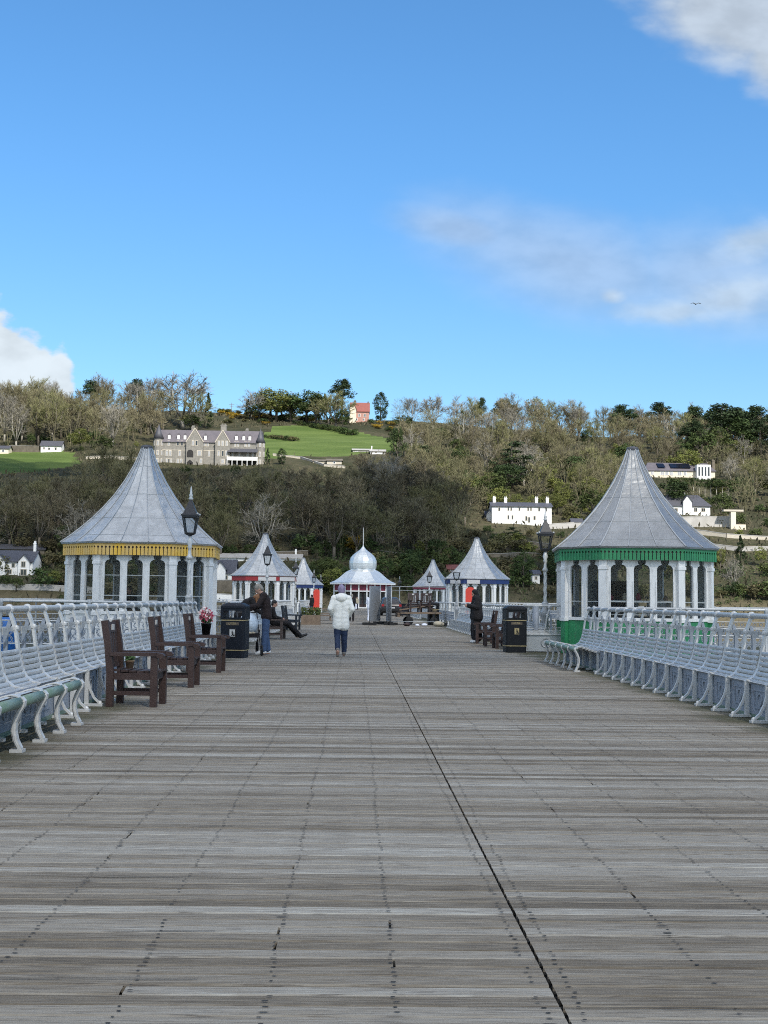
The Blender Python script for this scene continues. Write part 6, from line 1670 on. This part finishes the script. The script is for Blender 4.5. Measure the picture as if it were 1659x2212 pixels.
def thicket():
    """bramble and ivy thicket on the bank under the road walls, too tangled to count"""
    rnd = random.Random(23); b = MB(); n = 0; tries = 0
    while n < 900 and tries < 9000:
        tries += 1; Y = rnd.uniform(292, 352); vx = rnd.uniform(-60, 1720); x = (vx-766)/FV*Y; z = hz(x, Y); p = px((x, Y, z)); r = rnd.uniform(.8, 2.2)
        if any(a-4 < p[0] < c+4 and b_-2 < p[1] < d+10 for a, b_, c, d in KEEP): continue
        if noise.noise(Vector((x/14, Y/14, 7))) < -.12: continue
        n += 1; clump(b, (x, Y, z+r*.45), r, r*.75, 42, .20, rnd)
    tag(b.build('thicket', M['ever'], fix=False), 'tangled green brown thicket on the bank near the far shore', 'thicket', kind='stuff')
thicket()

# ------------------------------------------------------------------ sky, sun and the unseen cloud added for shade
SUN = Vector((.34, -.72, .74)).normalized()
el = math.asin(SUN.z); az = math.atan2(SUN.x, SUN.y)
def build_world():
    w = bpy.data.worlds.new('World'); scene.world = w; w.use_nodes = True
    t = NT(w.node_tree); bg = w.node_tree.nodes['Background']
    sk = t.n('ShaderNodeTexSky', sky_type='NISHITA'); sk.sun_disc = False; sk.sun_elevation = el; sk.sun_rotation = az
    sk.air_density = 1.0; sk.dust_density = .25; sk.ozone_density = 3.0
    tc = t.n('ShaderNodeTexCoord').outputs['Generated']; s = t.n('ShaderNodeSeparateXYZ'); t.l(tc, s.inputs[0])
    y = t.math('MAXIMUM', s.outputs[1], .05); u = t.math('DIVIDE', s.outputs[0], y); v = t.math('DIVIDE', s.outputs[2], y)
    front = t.ss(s.outputs[1], .1, .3)
    cv = t.n('ShaderNodeCombineXYZ'); t.l(u, cv.inputs[0]); t.l(t.math('MULTIPLY', v, 1.7), cv.inputs[1])
    big = t.noise(cv.outputs[0], 20, 7, .5); wisp = t.noise(cv.outputs[0], 10, 8, .54)
    def blob(cu, cvv, ru, rv, rot=0.0):
        du = t.math('SUBTRACT', u, cu); dv = t.math('SUBTRACT', v, cvv); c, s_ = math.cos(rot), math.sin(rot)
        a = t.math('ADD', t.math('MULTIPLY', du, c/ru), t.math('MULTIPLY', dv, s_/ru)); b = t.math('ADD', t.math('MULTIPLY', du, -s_/rv), t.math('MULTIPLY', dv, c/rv))
        return t.math('SUBTRACT', 1.0, t.math('SQRT', t.math('ADD', t.math('MULTIPLY', a, a), t.math('MULTIPLY', b, b))))
    def V(vx, vy): d = ray(vx, vy); return (d.x/d.y, d.z/d.y)
    def cloud(parts, nz, amt, lo, hi):
        m = None
        for p in parts:
            q = blob(*p); m = q if m is None else t.math('MAXIMUM', m, q)
        return t.ss(t.math('ADD', m, t.math('MULTIPLY', t.math('SUBTRACT', nz, .5), amt)), lo, hi)
    n2 = t.noise(cv.outputs[0], 36, 7, .54)
    c1 = cloud([V(1590,40)+(.105,.056,-.3), V(1690,112)+(.055,.05,-.6)], big, .85, -.1, .6)
    c2 = cloud([V(1230,570)+(.16,.054,-.25), V(1560,600)+(.125,.064,.05), V(1000,500)+(.08,.024,-.2)], wisp, .85, -.2, .9)
    c2b = cloud([V(1450,675)+(.065,.014,.05), V(1590,640)+(.065,.022,.3), V(1325,640)+(.012,.008,0), V(1640,520)+(.05,.02,.3)], n2, .95, -.15, .95)
    c3 = cloud([V(0,800)+(.060,.042,-.35), V(60,810)+(.042,.032,0), V(125,815)+(.016,.03,0), V(-70,760)+(.05,.05,0)], n2, 1.1, .0, .30)
    # cloud cover behind the camera, which the shaded pier sees
    back = t.math('MULTIPLY', t.ss(s.outputs[1], .15, -.35), t.ss(t.noise(tc, 2.4, 7, .55), .40, .62))
    hz_ = t.ss(s.outputs[2], .0, .42); sky = t.mix(1.0, sk.outputs[0], t.mix(hz_, (.74,.87,.90,1), (.64,1.06,1.28,1)), 'MULTIPLY')
    K = 1.0
    col = sky
    for (m, a, cc) in ((c2, .66, (2.7,3.5,4.7)), (c2b, .72, (3.4,4.2,5.1)), (c1, .93, (3.3,3.8,4.4)), (c3, .97, (4.4,4.9,5.3))):
        tone = t.mix(t.ss(big, .3, .65), tuple(x*.88 for x in cc)+(1,), tuple(x*1.1 for x in cc)+(1,))
        col = t.mix(t.math('MULTIPLY', t.math('MULTIPLY', m, front), a), col, tone)
    col = t.mix(t.math('MULTIPLY', back, .8), col, (8.0,8.1,8.3,1))
    t.l(col, bg.inputs[0]); bg.inputs[1].default_value = .10
build_world()
sd = bpy.data.lights.new('sun', 'SUN'); sd.energy = 3.9; sd.angle = R(.55); sd.color = (1.0, .955, .88)
so = bpy.data.objects.new('sun', sd); COL.objects.link(so); so.rotation_euler = (-SUN).to_track_quat('-Z', 'Y').to_euler(); so.location = SUN*400
def shade_cloud():
    """unseen cloud, added and shaped to keep the pier and lower wood in shade"""
    Hc = 230.0; off = SUN*(Hc/SUN.z); bm = bmesh.new(); bmesh.ops.create_icosphere(bm, subdivisions=6, radius=1.0)
    rx, ry = 235.0, 318.0
    cx, cy = 38-rx+off.x, 197+off.y
    for v in bm.verts:
        c = v.co.copy(); k = 1+.22*noise.noise(c*2.1)+.14*noise.noise(c*5)+.07*noise.noise(c*11)
        q4 = (c.x**4+c.y**4)**.25; k4 = math.hypot(c.x, c.y)/q4 if q4 > 1e-4 else 1.0
        k *= k4; k = 1+(k-1)*.6 if k > 1.2 else k
        v.co = Vector((cx+c.x*rx*k, cy+c.y*ry*k, Hc+c.z*(26 if c.z > 0 else 10)))
    me = bpy.data.meshes.new('cloud'); bm.to_mesh(me); bm.free(); me.polygons.foreach_set('use_smooth', [True]*len(me.polygons))
    m = bpy.data.materials.new('cloud_vapour'); m.use_nodes = True; t = NT(m.node_tree); out = m.node_tree.nodes['Material Output']; m.node_tree.nodes.remove(m.node_tree.nodes['Principled BSDF'])
    tl = t.n('ShaderNodeBsdfTranslucent'); tl.inputs[0].default_value = (.96,.96,.97,1); df = t.n('ShaderNodeBsdfDiffuse'); df.inputs[0].default_value = (.95,.95,.96,1); tr = t.n('ShaderNodeBsdfTransparent')
    a = t.n('ShaderNodeMixShader'); a.inputs[0].default_value = .30; t.l(tl.outputs[0], a.inputs[1]); t.l(df.outputs[0], a.inputs[2])
    b = t.n('ShaderNodeMixShader'); b.inputs[0].default_value = .47; t.l(tr.outputs[0], b.inputs[1]); t.l(a.outputs[0], b.inputs[2]); t.l(b.outputs[0], out.inputs['Surface'])
    me.materials.append(m); tag(link('cloud', me), kind='structure')
shade_cloud()
scene.cycles.use_denoising = False; scene.cycles.use_adaptive_sampling = False; scene.cycles.pixel_filter_type = 'BLACKMAN_HARRIS'; scene.cycles.filter_width = 1.05
scene.view_settings.view_transform = 'Standard'; scene.view_settings.look = 'None'; scene.view_settings.gamma = 1.0; scene.view_settings.exposure = 0.74
